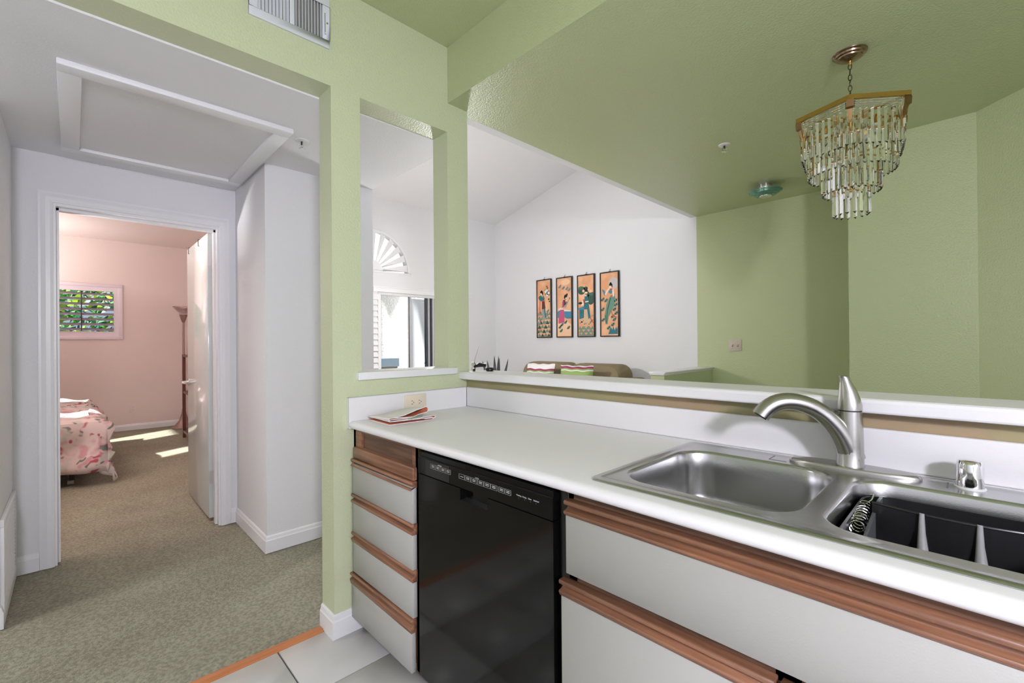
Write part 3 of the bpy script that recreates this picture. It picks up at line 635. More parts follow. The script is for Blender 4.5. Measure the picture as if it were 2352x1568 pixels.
def crystal_mesh(L, w_=.0085):
    t = [(w_*math.cos(R(a)), w_*math.sin(R(a))) for a in (90, 210, 330)]
    s_ = MB().loft([[(p, q, 0) for p, q in t], [(p, q, -L) for p, q in t]], True, True, False)
    s_.add([(*t[0], -L), (*t[1], -L), (*t[2], -L), (0, 0, -L-.010)], [(0, 1, 3), (1, 2, 3), (2, 0, 3)])
    s_.tube([(0, 0, .001), (0, 0, .006)], .0012, 4)
    return s_
def hang(protos, L, x, y, z, ang):
    if L not in protos:
        o = crystal_mesh(L).build('crystal', CRYSTAL, ch); protos[L] = o
    else: o = inst(protos[L], ch)
    o.location = Vector((x, y, z))-ch.location; o.rotation_euler = (0, 0, ang-math.pi/2)
protos = {}
for i in range(6):
    j = (i+1) % 6
    for k in range(8):
        t = (k+.5)/8; x = hexi[i][0]*(1-t)+hexi[j][0]*t; y = hexi[i][1]*(1-t)+hexi[j][1]*t
        x = CX+(x-CX)*.93; y = CY+(y-CY)*.93
        hang(protos, .135, x, y, zt-.048, math.atan2(y-CY, x-CX))
    # glass rods under the rim, corner brackets
    for q in range(3):
        f = .985-.012*q; z = zr0-.006-.008*q
        a_ = [(CX+(hexi[p][0]-CX)*f, CY+(hexi[p][1]-CY)*f) for p in (i, j)]
        b_ = [(a_[0][0]*.92+a_[1][0]*.08, a_[0][1]*.92+a_[1][1]*.08, z), (a_[0][0]*.08+a_[1][0]*.92, a_[0][1]*.08+a_[1][1]*.92, z)]
        MB().tube(b_, .0035, 8).build('glass_rod', CRYSTAL, ch, smooth=True)
    hx_, hy_ = hexi[i]; ux, uy = (hx_-CX)/(HR-.012), (hy_-CY)/(HR-.012); tx, ty = -uy, ux
    def q_(r_, s_, z_): return (CX+ux*r_+tx*s_, CY+uy*r_+ty*s_, z_)
    MB().loft([[q_(HR-.004, -.013, zr0), q_(HR-.004, .013, zr0), q_(HR-.016, .013, zr0), q_(HR-.016, -.013, zr0)], [q_(HR-.006, -.013, zr0-.028), q_(HR-.006, .013, zr0-.028), q_(HR-.018, .013, zr0-.028), q_(HR-.018, -.013, zr0-.028)],
               [q_(HR-.014, -.009, zr0-.034), q_(HR-.014, .009, zr0-.034), q_(HR-.022, .009, zr0-.034), q_(HR-.022, -.009, zr0-.034)], [q_(HR-.026, -.006, zr0-.072), q_(HR-.026, .006, zr0-.072), q_(HR-.032, .006, zr0-.072), q_(HR-.032, -.006, zr0-.072)], [q_(HR-.030, -.003, zr0-.08), q_(HR-.030, .003, zr0-.08), q_(HR-.034, .003, zr0-.08), q_(HR-.034, -.003, zr0-.08)]], True, True, True).build('corner_bracket', mat('aged_brass', srgb(140, 112, 76), .35, 1), ch)
for (r, z), L, n_ in zip(ringdat, (.128, .116, .108), (38, 26, 14)):
    for k in range(n_):
        a = 2*math.pi*(k+.3)/n_; hang(protos, L, CX+r*math.cos(a), CY+r*math.sin(a), z-.006, a)

# ------------------------------------------------------------------ small teal ceiling light
dx_, dy_ = .735, 3.13
dl = empty('teal_ceiling_light', (dx_, dy_, ZB), 'small teal ribbed glass ceiling light on the dining ceiling', 'ceiling light')
MB().lathe([(.0, -.05), (.045, -.05), (.048, -.045), (.048, 0)], (dx_, dy_, ZB), 28).build('chrome_base', CHROME, dl, smooth=True)
pf = [(.122, -.052), (.112, -.062), (.095, -.073), (.072, -.084), (.048, -.091)]
for i in range(4):
    (r0, z0), (r1, z1) = pf[i], pf[i+1]
    MB().lathe([(r0, z0), (r0-.003, z0-.004), (r1+.002, z1)], (dx_, dy_, ZB), 36).build('glass_band', TEAL, dl, smooth=True)
    MB().lathe([(r1+.002, z1), (r1, z1-.001)], (dx_, dy_, ZB), 36).build('dark_band', TEALD, dl)
MB().lathe([(.048, -.088), (.046, -.095), (.02, -.100), (0, -.101)], (dx_, dy_, ZB), 24).build('chrome_cap', CHROME, dl, smooth=True)

# ------------------------------------------------------------------ half wall with cap near the stairs
struct(MB().box(-.02, .10, 2.66, YP, 0, .966).build('wall_half', GREEN_SHADED, base=False))
tag(MB().prism([(-.035, .985), (-.035, .993), (.117, .993), (.117, .985), (.108, .980), (.104, .966), (-.024, .966), (-.028, .980)], 2.645, YP-.001, 'y').build('half_wall_cap', TRIM, bevel=.002), 'white moulded cap on the green half wall by the stairs', 'wall cap')

# ------------------------------------------------------------------ four framed panels
FR = mat('black_lacquer', srgb(34, 28, 26), .35)
INK = {n: mat('ink_'+n, srgb(*c), .6) for n, c in dict(bg=(226, 166, 122), bg2=(240, 196, 160), hair=(30, 30, 36), skin=(244, 216, 184), teal=(34, 110, 122), maroon=(96, 44, 50), pink=(196, 84, 124), grey=(150, 158, 150), green=(70, 104, 84), dgreen=(48, 84, 68), wave=(112, 140, 126), blue=(70, 130, 156), moon=(198, 188, 186), beige=(206, 180, 150), red=(196, 78, 58), white=(226, 224, 220), sage=(100, 140, 120), rust=(150, 80, 60)).items()}
def ell(cx, cyy, rx, ry, n=18, a0=0, a1=360): return [(cx+rx*math.cos(R(a0+(a1-a0)*i/n)), cyy+ry*math.sin(R(a0+(a1-a0)*i/n))) for i in range(n+(0 if a1-a0 == 360 else 1))]
def waves(y0, y1, rows, n=4):
    o = []
    for r in range(rows):
        yy = y1-(y1-y0)*(r+1)/rows
        for k in range(n+1):
            c = (k+(.5 if r % 2 else 0))/n; x0, x1 = max(c-.5/n*1.15, 0.01), min(c+.5/n*1.15, .99)
            if x1-x0 > .05: o.append([(x0, yy), (x1, yy)]+[(x0+(x1-x0)*(1-t/8), yy+.055*math.sin(math.pi*t/8)) for t in range(1, 8)])
    return o
clouds = lambda pts, r=.07: [q for x, y in pts for q in (ell(x, y, r, r*.36, 12), ell(x+.06, y+.018, r*.7, r*.28, 12), ell(x-.07, y-.01, r*.7, r*.24, 12))]
PANELS = [
 ('wall panel of a lady in a maroon skirt under a blossom branch', [
  ('waves', 'wave', waves(.0, .46, 6)), ('wave_shade', 'dgreen', [[(x, y) for x, y in w] for w in waves(-.014, .30, 4)[1::2]]), ('spray', 'grey', clouds([(.2, .42), (.75, .38), (.25, .3), (.6, .24), (.8, .45), (.12, .22)])),
  ('robe', 'grey', [[(.36, .5), (.6, .5), (.68, .33), (.5, .28), (.38, .33)]]), ('skirt', 'maroon', [[(.36, .63), (.55, .64), (.62, .5), (.34, .49)]]), ('tunic', 'teal', [[(.28, .74), (.42, .75), (.56, .68), (.53, .63), (.34, .63), (.14, .66), (.12, .72)], [(.5, .5), (.58, .5), (.66, .34), (.58, .33)]]),
  ('sash', 'red', [[(.17, .66), (.21, .66), (.2, .40), (.15, .40)], [(.36, .645), (.53, .655), (.53, .635), (.36, .625)]]), ('sleeves', 'green', [ell(.17, .7, .09, .03)]), ('face', 'skin', [ell(.31, .765, .075, .026), [(.3, .75), (.42, .75), (.38, .70)]]), ('hair', 'hair', [ell(.32, .797, .11, .021), ell(.4, .775, .05, .03), ell(.33, .815, .05, .014)]),
  ('blossom_leaves', 'dgreen', [ell(.74, .89, .05, .014), ell(.78, .86, .06, .014), ell(.62, .82, .06, .016), ell(.68, .75, .07, .016), ell(.88, .74, .07, .016), ell(.88, .66, .06, .018), ell(.92, .62, .05, .014), ell(.86, .80, .06, .014)]), ('blossoms', 'white', [ell(.70, .80, .13, .032), ell(.82, .77, .12, .03), ell(.76, .74, .1, .025)])]),
 ('wall panel of a seated lady in pink playing a lute', [
  ('glow', 'bg2', [[(.01, .01), (.99, .01), (.99, .2), (.6, .27), (.01, .22)], ell(.62, .93, .3, .05)]), ('clouds', 'grey', clouds([(.2, .86), (.45, .83), (.7, .815), (.85, .79)])), ('rocks', 'blue', [[(.01, .43), (.3, .46), (.99, .43), (.99, .30), (.7, .30), (.45, .33), (.2, .30), (.01, .33)]]), ('rock_edges', 'white', [[(.04, .47), (.24, .5), (.5, .46), (.9, .44), (.98, .42), (.5, .43), (.2, .45)]]),
  ('skirt', 'pink', [[(.2, .46), (.48, .46), (.52, .36), (.5, .24), (.1, .22), (.12, .33)]]), ('tunic', 'maroon', [[(.4, .62), (.6, .63), (.72, .58), (.6, .5), (.35, .5)]]), ('sleeve', 'pink', [[(.36, .6), (.46, .61), (.44, .5), (.34, .5)]]), ('lute', 'grey', [[(.45, .5), (.62, .49), (.86, .62), (.83, .635), (.6, .54), (.5, .53)]]), ('lute_head', 'rust', [ell(.88, .645, .035, .018)]),
  ('face', 'skin', [ell(.6, .655, .08, .03), [(.56, .64), (.68, .64), (.63, .57)]]), ('hair', 'hair', [ell(.62, .69, .11, .026), ell(.7, .715, .06, .018), ell(.54, .67, .05, .03)]), ('ground_clouds', 'sage', clouds([(.2, .16), (.35, .2), (.6, .24), (.8, .145), (.28, .095)]))]),
 ('wall panel of a lady in teal before large lotus leaves', [
  ('leaves', 'dgreen', [ell(.22, .76, .25, .07), ell(.5, .79, .14, .03), ell(.82, .61, .24, .1), ell(.62, .69, .1, .05)]), ('leaf_edge', 'green', [ell(.18, .80, .18, .03), ell(.86, .69, .17, .03)]), ('flowers', 'bg2', [ell(.34, .75, .07, .025), ell(.82, .735, .08, .025)]), ('waves', 'wave', waves(.0, .16, 3, 3)), ('foam', 'beige', clouds([(.15, .22), (.45, .2), (.75, .2), (.9, .25), (.3, .24), (.9, .32)])),
  ('table', 'blue', [[(.02, .47), (.45, .5), (.45, .44), (.02, .44)]]), ('table_legs', 'teal', [[(.05, .44), (.38, .44), (.36, .30), (.05, .28)]]), ('skirt', 'beige', [[(.42, .42), (.62, .42), (.72, .22), (.35, .21)]]), ('robe', 'teal', [[(.42, .66), (.62, .66), (.7, .5), (.8, .3), (.66, .28), (.58, .44), (.4, .44), (.36, .52)]]), ('ribbon', 'red', [[(.32, .62), (.4, .6), (.4, .52), (.3, .52)], [(.74, .3), (.8, .3), (.98, .22), (.98, .2)]]),
  ('sleeve', 'skin', [[(.25, .6), (.33, .58), (.38, .52), (.2, .5)], [(.46, .575), (.68, .58), (.68, .56), (.46, .555)]]), ('face', 'skin', [ell(.52, .715, .09, .03), [(.44, .7), (.6, .7), (.52, .65)]]), ('hair', 'hair', [ell(.54, .75, .1, .022), ell(.55, .78, .06, .02)]), ('ink_jar', 'hair', [ell(.14, .55, .13, .02)])]),
 ('wall panel of a lady in a long green robe before a pale moon', [
  ('moon', 'moon', [ell(.74, .83, .28, .095, 28)]), ('peaks', 'teal', [[(.42, .02), (.98, .02), (.98, .15), (.93, .1), (.88, .14), (.8, .08), (.72, .15), (.66, .09), (.58, .13), (.5, .09)]]), ('robe', 'sage', [[(.52, .62), (.84, .62), (.84, .52), (.7, .42), (.45, .3), (.38, .18), (.26, .18), (.2, .32), (.32, .5)]]), ('robe_folds', 'dgreen', [[(.54, .6), (.6, .6), (.4, .4), (.33, .2), (.29, .2), (.36, .42)], [(.22, .32), (.26, .33), (.3, .2), (.27, .19)]]),
  ('sleeves', 'blue', [[(.04, .75), (.2, .73), (.3, .66), (.2, .64)], [(.45, .72), (.74, .73), (.62, .66), (.46, .68)], [(.72, .68), (.84, .66), (.82, .58), (.72, .6)]]), ('arms', 'skin', [[(.3, .71), (.5, .77), (.52, .75), (.3, .65), (.22, .66)], [(.66, .72), (.74, .74), (.8, .64), (.74, .6)]]), ('collar', 'red', [ell(.6, .735, .08, .015), [(.58, .64), (.68, .64), (.66, .62), (.56, .62)]]), ('face', 'skin', [ell(.57, .775, .08, .028)]), ('hair', 'hair', [ell(.58, .81, .1, .02), ell(.58, .83, .06, .018), ell(.66, .79, .03, .03)]),
  ('clouds', 'wave', clouds([(.1, .58), (.3, .56), (.86, .55), (.88, .48), (.8, .41), (.1, .42), (.9, .35), (.7, .3), (.8, .25), (.12, .25), (.7, .17), (.45, .12)], .075)), ('ribbons', 'red', [[(.58, .4), (.62, .4), (.7, .32), (.95, .29), (.95, .28), (.68, .30)]])])]
for i, (lab, shapes) in enumerate(PANELS):
    x0 = (-2.212, -1.868, -1.531, -1.195)[i]; wd_, z0, z1 = .258, 1.308, (2.079, 2.074, 2.068, 2.063)[i]
    p = empty('framed_panel', (x0+wd_/2, YP, z0), 'black framed '+lab, 'picture', 'framed lacquer panels on the living room wall')
    f_ = .013; yf0, yf1 = YP-.030, YP-.004
    for b_ in ((x0, x0+f_, z0, z1), (x0+wd_-f_, x0+wd_, z0, z1), (x0+f_, x0+wd_-f_, z0, z0+f_), (x0+f_, x0+wd_-f_, z1-f_, z1)):
        MB().box(b_[0], b_[1], yf0, yf1, b_[2], b_[3]).build('frame_rail', FR, p, bevel=.002, segs=1)
    art = MB().box(x0+f_, x0+wd_-f_, YP-.022, YP-.016, z0+f_, z1-f_).build('painted_board', mat('panel_ground', srgb(222, 160, 116), .55, var=(6, srgb(240, 190, 150), .45, .7)), p)
    ax0, aw, az0, ah = x0+f_+.002, wd_-2*f_-.004, z0+f_+.002, z1-z0-2*f_-.004
    for k, (nm, ink, pl) in enumerate(shapes):
        q = MB()
        for poly in pl:
            pp = [(ax0+aw*min(max(u, 0), 1), az0+ah*min(max(v, 0), 1)) for u, v in poly]
            q.add([(a, YP-.0222-.00012*k, b) for a, b in pp], [tuple(range(len(pp)))])
        k_ = q.build('painted_'+nm, INK[ink], art); k_['kind'] = 'stuff'
    MB().tube([(x0+wd_/2, YP-.012, z1), (x0+wd_/2, YP-.012, z1+.022), (x0+wd_/2+.006, YP-.006, z1+.030), (x0+wd_/2+.004, YP-.002, z1+.024)], .0022, 6).box(x0+wd_/2-.014, x0+wd_/2+.014, YP-.018, YP-.008, z1-.001, z1+.006).build('hanger', BLACKM, p)

# ------------------------------------------------------------------ sofa and pillows
sf = empty('sofa', (-1.32, 3.2, 0), 'olive brown upholstered sofa under the four framed panels', 'sofa')
def pad(x0, x1, y0, y1, z0, z1, r, name, par, m_=SOFA, lean=0, crown=.0):
    n = 5; rings = []; outl = rrect(x0, x1, z0, z1, r, n)
    for dy, sh in ((0, .88), (.1, .97), (.3, 1), (.7, 1), (.9, .97), (1, .88)):
        y = y0+(y1-y0)*dy; cx_, cz_ = (x0+x1)/2, (z0+z1)/2
        rings.append([(cx_+(p-cx_)*(1-(1-sh)*.5), y+lean*(q-z0), cz_+(q-cz_)*(1-(1-sh)*.6)+crown*(1-((p-cx_)/(x1-x0)*2)**2)*(1 if q > cz_ else 0)) for p, q in outl])
    return MB().loft(rings, True, True, True).build(name, m_, par, smooth=True)
pad(-2.06, -.62, 2.75, 3.55, .10, .30, .03, 'base', sf)
pad(-2.05, -1.36, 2.72, 3.25, .30, .48, .05, 'seat_cushion', sf); pad(-1.35, -.66, 2.72, 3.25, .30, .48, .05, 'seat_cushion', sf)
pad(-2.10, -.60, 3.36, 3.60, .10, .86, .06, 'back_frame', sf)
pad(-2.075, -1.375, 3.12, 3.40, .46, 1.005, .11, 'back_cushion', sf, lean=.16, crown=.012); pad(-1.372, -.655, 3.12, 3.40, .46, .998, .13, 'back_cushion', sf, lean=.16, crown=.016)
pad(-2.26, -2.07, 2.70, 3.55, .08, .62, .08, 'arm', sf); pad(-.655, -.52, 2.95, 3.55, .08, .875, .06, 'arm', sf)
for x in (-2.2, -.6):
    for y in (2.8, 3.5): MB().lathe([(.03, 0), (.035, .09)], (x, y, 0), 10, cap0=True, cap1=True).build('foot', OAKD, sf)
PW, PG, PM = mat('pillow_white', srgb(222, 218, 218), .9, bump=(300, .001, 2)), mat('pillow_green', srgb(134, 160, 92), .9, bump=(300, .001, 2)), mat('pillow_magenta', srgb(140, 50, 90), .9)
def pillow(cx_, cy_, cz_, w_, h_, th, label, split, tilt):
    e_ = empty('throw_pillow', (cx_, cy_, cz_-h_/2), label, 'pillow', 'striped throw pillows on the sofa')
    NU, NV = 20, 20
    def pt(u, v, side):
        x, z = 2*u-1, 2*v-1; d = max(0, (1-abs(x)**2.6)*(1-abs(z)**2.6))**.5; k = 1-.05*(1-abs(x))*(abs(z)) ; k2 = 1-.06*(1-abs(z))*abs(x)
        return (cx_+x*w_/2*k2+tilt*z*.02, cy_+side*th/2*d-.10*z*h_/2*-1, cz_+z*h_/2*k+.004*math.sin(9*x)*(1 if z > .2 else 0))
    bands = [(0, split-.10, PG, 'green_panel'), (split-.10, split-.07, PW, 'thin_stripe'), (split-.07, split-.02, PG, 'green_stripe'), (split-.02, split+.05, PM, 'magenta_stripe'), (split+.05, 1, PW, 'white_panel')]
    for v0, v1, m_, nm in bands:
        q = MB(); nv = max(2, int((v1-v0)*NV))
        for sd_ in (-1, 1): q.loft([[pt(i/NU, v0+(v1-v0)*j/nv, sd_) for i in range(NU+1)] for j in range(nv+1)], False)
        q.build(nm, m_, e_, smooth=True)
pillow(-1.62, 3.02, .855, .43, .30, .13, 'white throw pillow with magenta stripe at the left end of the sofa', .76, .4)
pillow(-1.075, 3.00, .845, .44, .31, .13, 'green throw pillow with white top edge in the middle of the sofa', .92, -.3)

# ------------------------------------------------------------------ ornament and plant by the ledge
on = empty('metal_ornament', (.05, .70, ZGT), 'small silver and black metal ornament at the left end of the bar ledge', 'ornament')
CK = CHROME
def ball(c, r, n=12): return MB().lathe([(r*math.sin(R(a)), -r*math.cos(R(a))) for a in range(0, 181, 18)], c, n)
ball((.014, .700, ZGT+.036), .013).build('silver_head', CK, on, smooth=True)
ball((.012, .700, ZGT+.014), .013).build('silver_foot', CK, on, smooth=True)
MB().tube([(.016, .69, ZGT+.010), (.03, .694, ZGT+.06), (.045, .697, ZGT+.10), (.058, .70, ZGT+.132)], [.003, .0022, .0018, .001], 6).build('antenna', CK, on, smooth=True)
MB().tube([(.02, .70, ZGT+.024), (.045, .715, ZGT+.034), (.075, .735, ZGT+.030)], [.006, .012, .007], 8).build('dark_body', BLACKM, on, smooth=True)
MB().lathe([(.0, .0), (.016, .0), (.022, .006), (.022, .014), (.016, .02), (0, .021)], (.09, .748, ZGT), 16).build('dark_cup', mat('dark_metal', (.04, .04, .042, 1), .3, .8), on, smooth=True)
MB().tube([(.05, .72, ZGT+.036), (.07, .74, ZGT+.044)], .003, 6).build('silver_rod', CK, on)
MB().tube([(.030, .690, ZGT+.0), (.032, .69, ZGT+.014)], .006, 8).build('black_knob', BLACKM, on, smooth=True)
pl = empty('potted_agave', (-.13, 1.0, 0), 'dark spiky agave plant standing behind the left end of the bar ledge', 'plant')
LEAF = mat('dark_agave', srgb(86, 88, 88), .5)
pcx, pcy = -.135, 1.0
MB().lathe([(.09, .72), (.11, .95), (.115, .96), (.1, .96), (.095, .93), (0, .93)], (pcx, pcy, 0), 20, cap0=True).build('pot', mat('grey_pot', srgb(96, 96, 98), .5), pl, smooth=True)
MB().lathe([(.02, 0), (.02, .69), (.15, .70), (.15, .72), (0, .72)], (pcx, pcy, 0), 20).build('pot_stand', OAKD, pl)
for dx, dz, w_, dyy in ((-.130, 1.136, .020, .0), (-.056, 1.142, .020, -.02), (-.022, 1.168, .018, .03), (-.004, 1.170, .020, -.01), (.028, 1.158, .018, .0), (.078, 1.152, .016, .02)):
    rings = []; b0 = Vector((pcx+dx*.25, pcy+dyy*.3, .95)); b1 = Vector((pcx+dx*.75, pcy+dyy, .95+(dz-.95)*.55)); b2 = Vector((pcx+dx, pcy+dyy*1.3, dz))
    for k in range(9):
        t = k/8; c = b0*(1-t)**2+b1*2*t*(1-t)+b2*t*t; w2 = w_*1.35*(1-t)**.75+.0006
        rings.append([c+Vector((w2, 0, 0)), c+Vector((0, .006*(1-t), 0)), c+Vector((-w2, 0, 0)), c+Vector((0, -.004*(1-t), 0))])
    MB().loft(rings, True, True, True).build('leaf', LEAF, pl, smooth=True)

# ------------------------------------------------------------------ living room patio door, shutter, fan window
wn = MB(); fx0, fx1 = XW-.09, XW-.03
wn.box(XW-.005, XW+.02, SY0-.06, SY1+.06, SZ1, SZ1+.055).box(XW-.005, XW+.012, SY0-.08, SY1+.08, SZ1+.055, SZ1+.075)
pd = empty('window_1', (XW, (SY0+SY1)/2, 0), None, None); struct(pd)
wn.build('head_trim', TRIM, pd, bevel=.002)
for b_ in ((SY0, SY0+.025, 0, SZ1), (SY1-.025, SY1, 0, SZ1), (SY0+.025, SY1-.025, SZ1-.03, SZ1), (SY0+.025, SY1-.025, 0, .04)): MB().box(fx0, fx1, *b_).build('window_frame', TRIM, pd)
MB().box(XW-.075, XW-.045, 2.212, 2.238, .04, SZ1-.03).build('mullion', mat('grey_mullion', srgb(196, 198, 202), .4), pd)
for k, (a, c) in enumerate(((2.455, srgb(70, 76, 84)), (2.487, srgb(190, 192, 196)), (2.515, srgb(60, 60, 64)), (2.545, srgb(200, 202, 204)), (2.572, srgb(80, 82, 88)))):
    MB().box(XW-.085+.01*k, XW-.055+.01*k, a, a+.024, .04, SZ1-.03).build('door_stile', mat('stile_%d' % k, c, .4), pd)
MB().box(XW-.062, XW-.058, SY0+.025, SY1-.025, .04, SZ1-.03).build('pane', GLASS, pd)
MB().tube([(XW-.03, 2.43, 1.01), (XW+.0, 2.43, 1.01), (XW+.0, 2.40, .99)], .008, 8).build('latch', DARK, pd)
# folded shutter leaf beside the door
sh = empty('door_shutter', (XW+.02, 1.735, 0), 'white louvred shutter leaf folded beside the patio door', 'shutter')
MB().box(XW+.003, XW+.03, 1.74, 1.775, .03, 1.84).build('stile', TRIM, sh); MB().box(XW+.003, XW+.03, 1.50, 1.53, .03, 1.84).build('stile', TRIM, sh)
MB().box(XW+.003, XW+.03, 1.53, 1.74, 1.77, 1.84).build('rail', TRIM, sh); MB().box(XW+.003, XW+.03, 1.53, 1.74, .03, .12).build('rail', TRIM, sh)
for k in range(24):
    z = .13+k*.0685; MB().prism([(XW+.006, z+.055), (XW+.011, z+.058), (XW+.028, z+.006), (XW+.023, z+.002)], 1.53, 1.74, 'y').build('louvre', TRIM, sh)
# fan window with radiating shutter blades
fn = struct(empty('window_2', (XW, pc, 2.117), None, None)); fn_out = MB()
ar = [(pc+.485*math.cos(R(a)), 2.117+.485*math.sin(R(a))) for a in range(0, 181, 6)]; ai = [(pc+.462*math.cos(R(a)), 2.117+.462*math.sin(R(a))) for a in range(0, 181, 6)]
for k in range(30): fn_out.prism([ar[k], ar[k+1], ai[k+1], ai[k]], XW-.06, XW+.012, 'x')
fn_out.build('arch_frame', TRIM, fn); MB().box(XW-.1, XW+.025, pc-.5, pc+.5, 2.095, 2.117).build('fan_sill', TRIM, fn, bevel=.003)
hub = [(pc+.12*math.cos(R(a)), 2.117+.12*math.sin(R(a))) for a in range(0, 181, 15)]
MB().prism(hub, XW-.03, XW+.006, 'x').build('fan_hub', TRIM, fn)
for k in range(11):
    a = 8+k*16.4; r0, r1 = .115, .455; tl = 5.2
    q = [(a-tl*.9, r0), (a+tl*.9, r0), (a+tl, r1), (a-tl, r1)]
    vs = [(XW+(.012 if an > a else -.022)+d, pc+r_*math.cos(R(an)), 2.117+r_*math.sin(R(an))) for d in (0, .006) for an, r_ in q]
    MB().add(vs, [(0, 1, 2, 3), (7, 6, 5, 4), (0, 4, 5, 1), (1, 5, 6, 2), (2, 6, 7, 3), (3, 7, 4, 0)]).build('fan_blade', TRIM, fn)

# ------------------------------------------------------------------ patio outside
STUC = mat('white_stucco', srgb(222, 222, 220), .9, bump=(26, .02, 4))
struct(MB().box(-8, XW-.12, .7, 7, -.2, -.05).build('floor_patio', mat('concrete', srgb(206, 204, 198), .9), base=False))
PX = -5.4
tag(MB().box(PX-.15, PX, .75, 3.72, -.05, 3.2).build('patio_wall', STUC, base=False), 'sunlit white stucco wall seen through the patio door', 'wall')
tag(MB().box(PX+.02, PX+.6, 3.72, 3.85, -.05, 2.6).build('patio_pillar', STUC, base=False), 'stucco pillar beside the grey storage door on the patio', 'pillar')
sdoor = empty('storage_door', (-4.6, 3.7, 0), 'white storage door standing on the patio behind the glass', 'door')
MB().box(-4.75, -4.70, 3.20, 3.85, 0, 2.0).build('door_panel', mat('white_door_paint', srgb(222, 226, 230), .5), sdoor)
MB().box(-4.72, -4.68, 3.14, 3.19, 0, 2.05).build('door_jamb', TRIM, sdoor)
MB().tube([(-4.70, 3.75, .98), (-4.64, 3.75, .98), (-4.64, 3.70, .98)], .012, 8).build('door_handle', DARK, sdoor)
pt = empty('patio_planter', (PX+.25, 2.98, 0), 'pale planter box with blue grey lid on the patio', 'planter')
MB().box(PX+.05, PX+.42, 2.80, 3.12, 0, .86).build('box_body', mat('planter_body', srgb(180, 170, 158), .8), pt); MB().box(PX+.04, PX+.44, 2.78, 3.14, .86, 1.0).build('box_lid', mat('planter_lid', srgb(96, 112, 122), .6), pt)
def shadow_caster(name, tri, s, th, label):  # sails added only to shape the shadows on the patio
    """sail on a pole, added up-sun of a patch of wall to cast its shadow"""
    off = SUN*(-s); a = [Vector(p)+off for p in tri]; nrm = (a[1]-a[0]).cross(a[2]-a[0]).normalized()*th
    e_ = empty(name, (a[0].x, a[0].y, -.05), label, 'shadow_caster'); n = len(a)
    MB().add(a+[p+nrm for p in a], [tuple(range(n)), tuple(range(n, 2*n))[::-1]]+[(i, i+n, (i+1) % n+n, (i+1) % n) for i in range(n)]).build('canvas', mat('white_canvas', srgb(226, 228, 230), .9), e_)
    MB().tube([(a[0].x, a[0].y, -.05), (a[0].x, a[0].y, a[0].z+.05)], .03, 10).build('pole', NICKEL, e_)
shadow_caster('shadow_sail', [(PX, 3.02, 2.6), (PX, 3.06, 2.10), (PX, 3.17, 1.73), (PX, 3.42, 2.12), (PX, 3.62, 2.6)], 2.0, .03, 'white sail added high up to cast a shadow on the patio wall')
shadow_caster('shadow_sail', [(-4.70, 3.22, 2.6), (-4.70, 3.27, 2.05), (-4.70, 3.60, .55), (-4.70, 4.3, .55), (-4.70, 4.3, 2.6)], 2.2, .03, 'white sail added to cast a shadow on the storage door')

# ------------------------------------------------------------------ bedroom: shuttered window
bw_ = struct(empty('window_3', (XF, -.95, FWZ0), None, None)); BT = mat('lilac_white_trim', srgb(226, 214, 222), .4)
for b_ in ((FWY0-.05, FWY1+.05, FWZ1, FWZ1+.045), (FWY0-.05, FWY1+.05, FWZ0-.045, FWZ0), (FWY1, FWY1+.05, FWZ0, FWZ1), (FWY0-.05, FWY0, FWZ0, FWZ1)): MB().box(XF-.1, XF+.02, *b_).build('window_frame', BT, bw_, bevel=.003)
MB().box(XF-.012, XF+.012, FWY1-.048, FWY1, FWZ0, FWZ1).build('shutter_stile', BT, bw_); MB().box(XF-.012, XF+.012, FWY0, FWY1-.048, FWZ1-.062, FWZ1).build('shutter_rail', BT, bw_); MB().box(XF-.012, XF+.012, FWY0, FWY1-.048, FWZ0, FWZ0+.07).build('shutter_rail', BT, bw_)
SHD = mat('shutter_blade', srgb(150, 142, 150), .5)
z0_, z1_ = FWZ0+.07, FWZ1-.062
for k in range(8):
    z = z0_+.012+k*(z1_-z0_)/8; MB().prism([(XF-.024, z+.030), (XF-.021, z+.036), (XF+.026, z+.006), (XF+.026, z-.001)], FWY0, FWY1-.048, 'y').build('shutter_blade', SHD, bw_)
MB().box(XF+.026, XF+.036, -.765, -.752, z0_+.01, z1_-.01).build('tilt_rod', mat('dark_rod', srgb(60, 52, 60), .5), bw_)
MB().box(XF-.08, XF-.076, FWY0, FWY1, FWZ0, FWZ1).build('pane', GLASS, bw_)
# leafy shrubs outside that window
LG = [mat('leaf_a', srgb(60, 150, 60), .5), mat('leaf_b', srgb(150, 190, 50), .5), mat('leaf_c', srgb(30, 96, 66), .5)]
def shrub(loc, n_, spread, seed, label):
    rnd = random.Random(seed); e_ = empty('leafy_shrub', (loc[0], loc[1], -.1), label, 'shrub', 'shrubs outside the bedroom window')
    MB().tube([(loc[0], loc[1], -.1), (loc[0]-.05, loc[1], .8), (loc[0], loc[1]+.05, loc[2])], [.05, .035, .02], 8).build('stem', OAKD, e_)
    for k, m_ in enumerate(LG):
        q = MB()
        for i in range(n_):
            c = Vector((loc[0]+rnd.gauss(0, spread*.5), loc[1]+rnd.uniform(-spread, spread), loc[2]+rnd.uniform(-.75, .75))); r_ = rnd.uniform(.035, .075)
            d = Vector((rnd.gauss(0, 1), rnd.gauss(0, 1), rnd.gauss(0, 1))).normalized(); e1 = d.orthogonal().normalized(); e2 = d.cross(e1)
            q.add([c-e1*r_*1.5, c-e1*r_*.5+e2*r_*.6, c+e1*r_*.6+e2*r_*.5, c+e1*r_*1.6, c+e1*r_*.6-e2*r_*.5, c-e1*r_*.5-e2*r_*.6], [(0, 1, 2, 3, 4, 5)])
        o = q.build('foliage', m_, e_); o['kind'] = 'stuff'
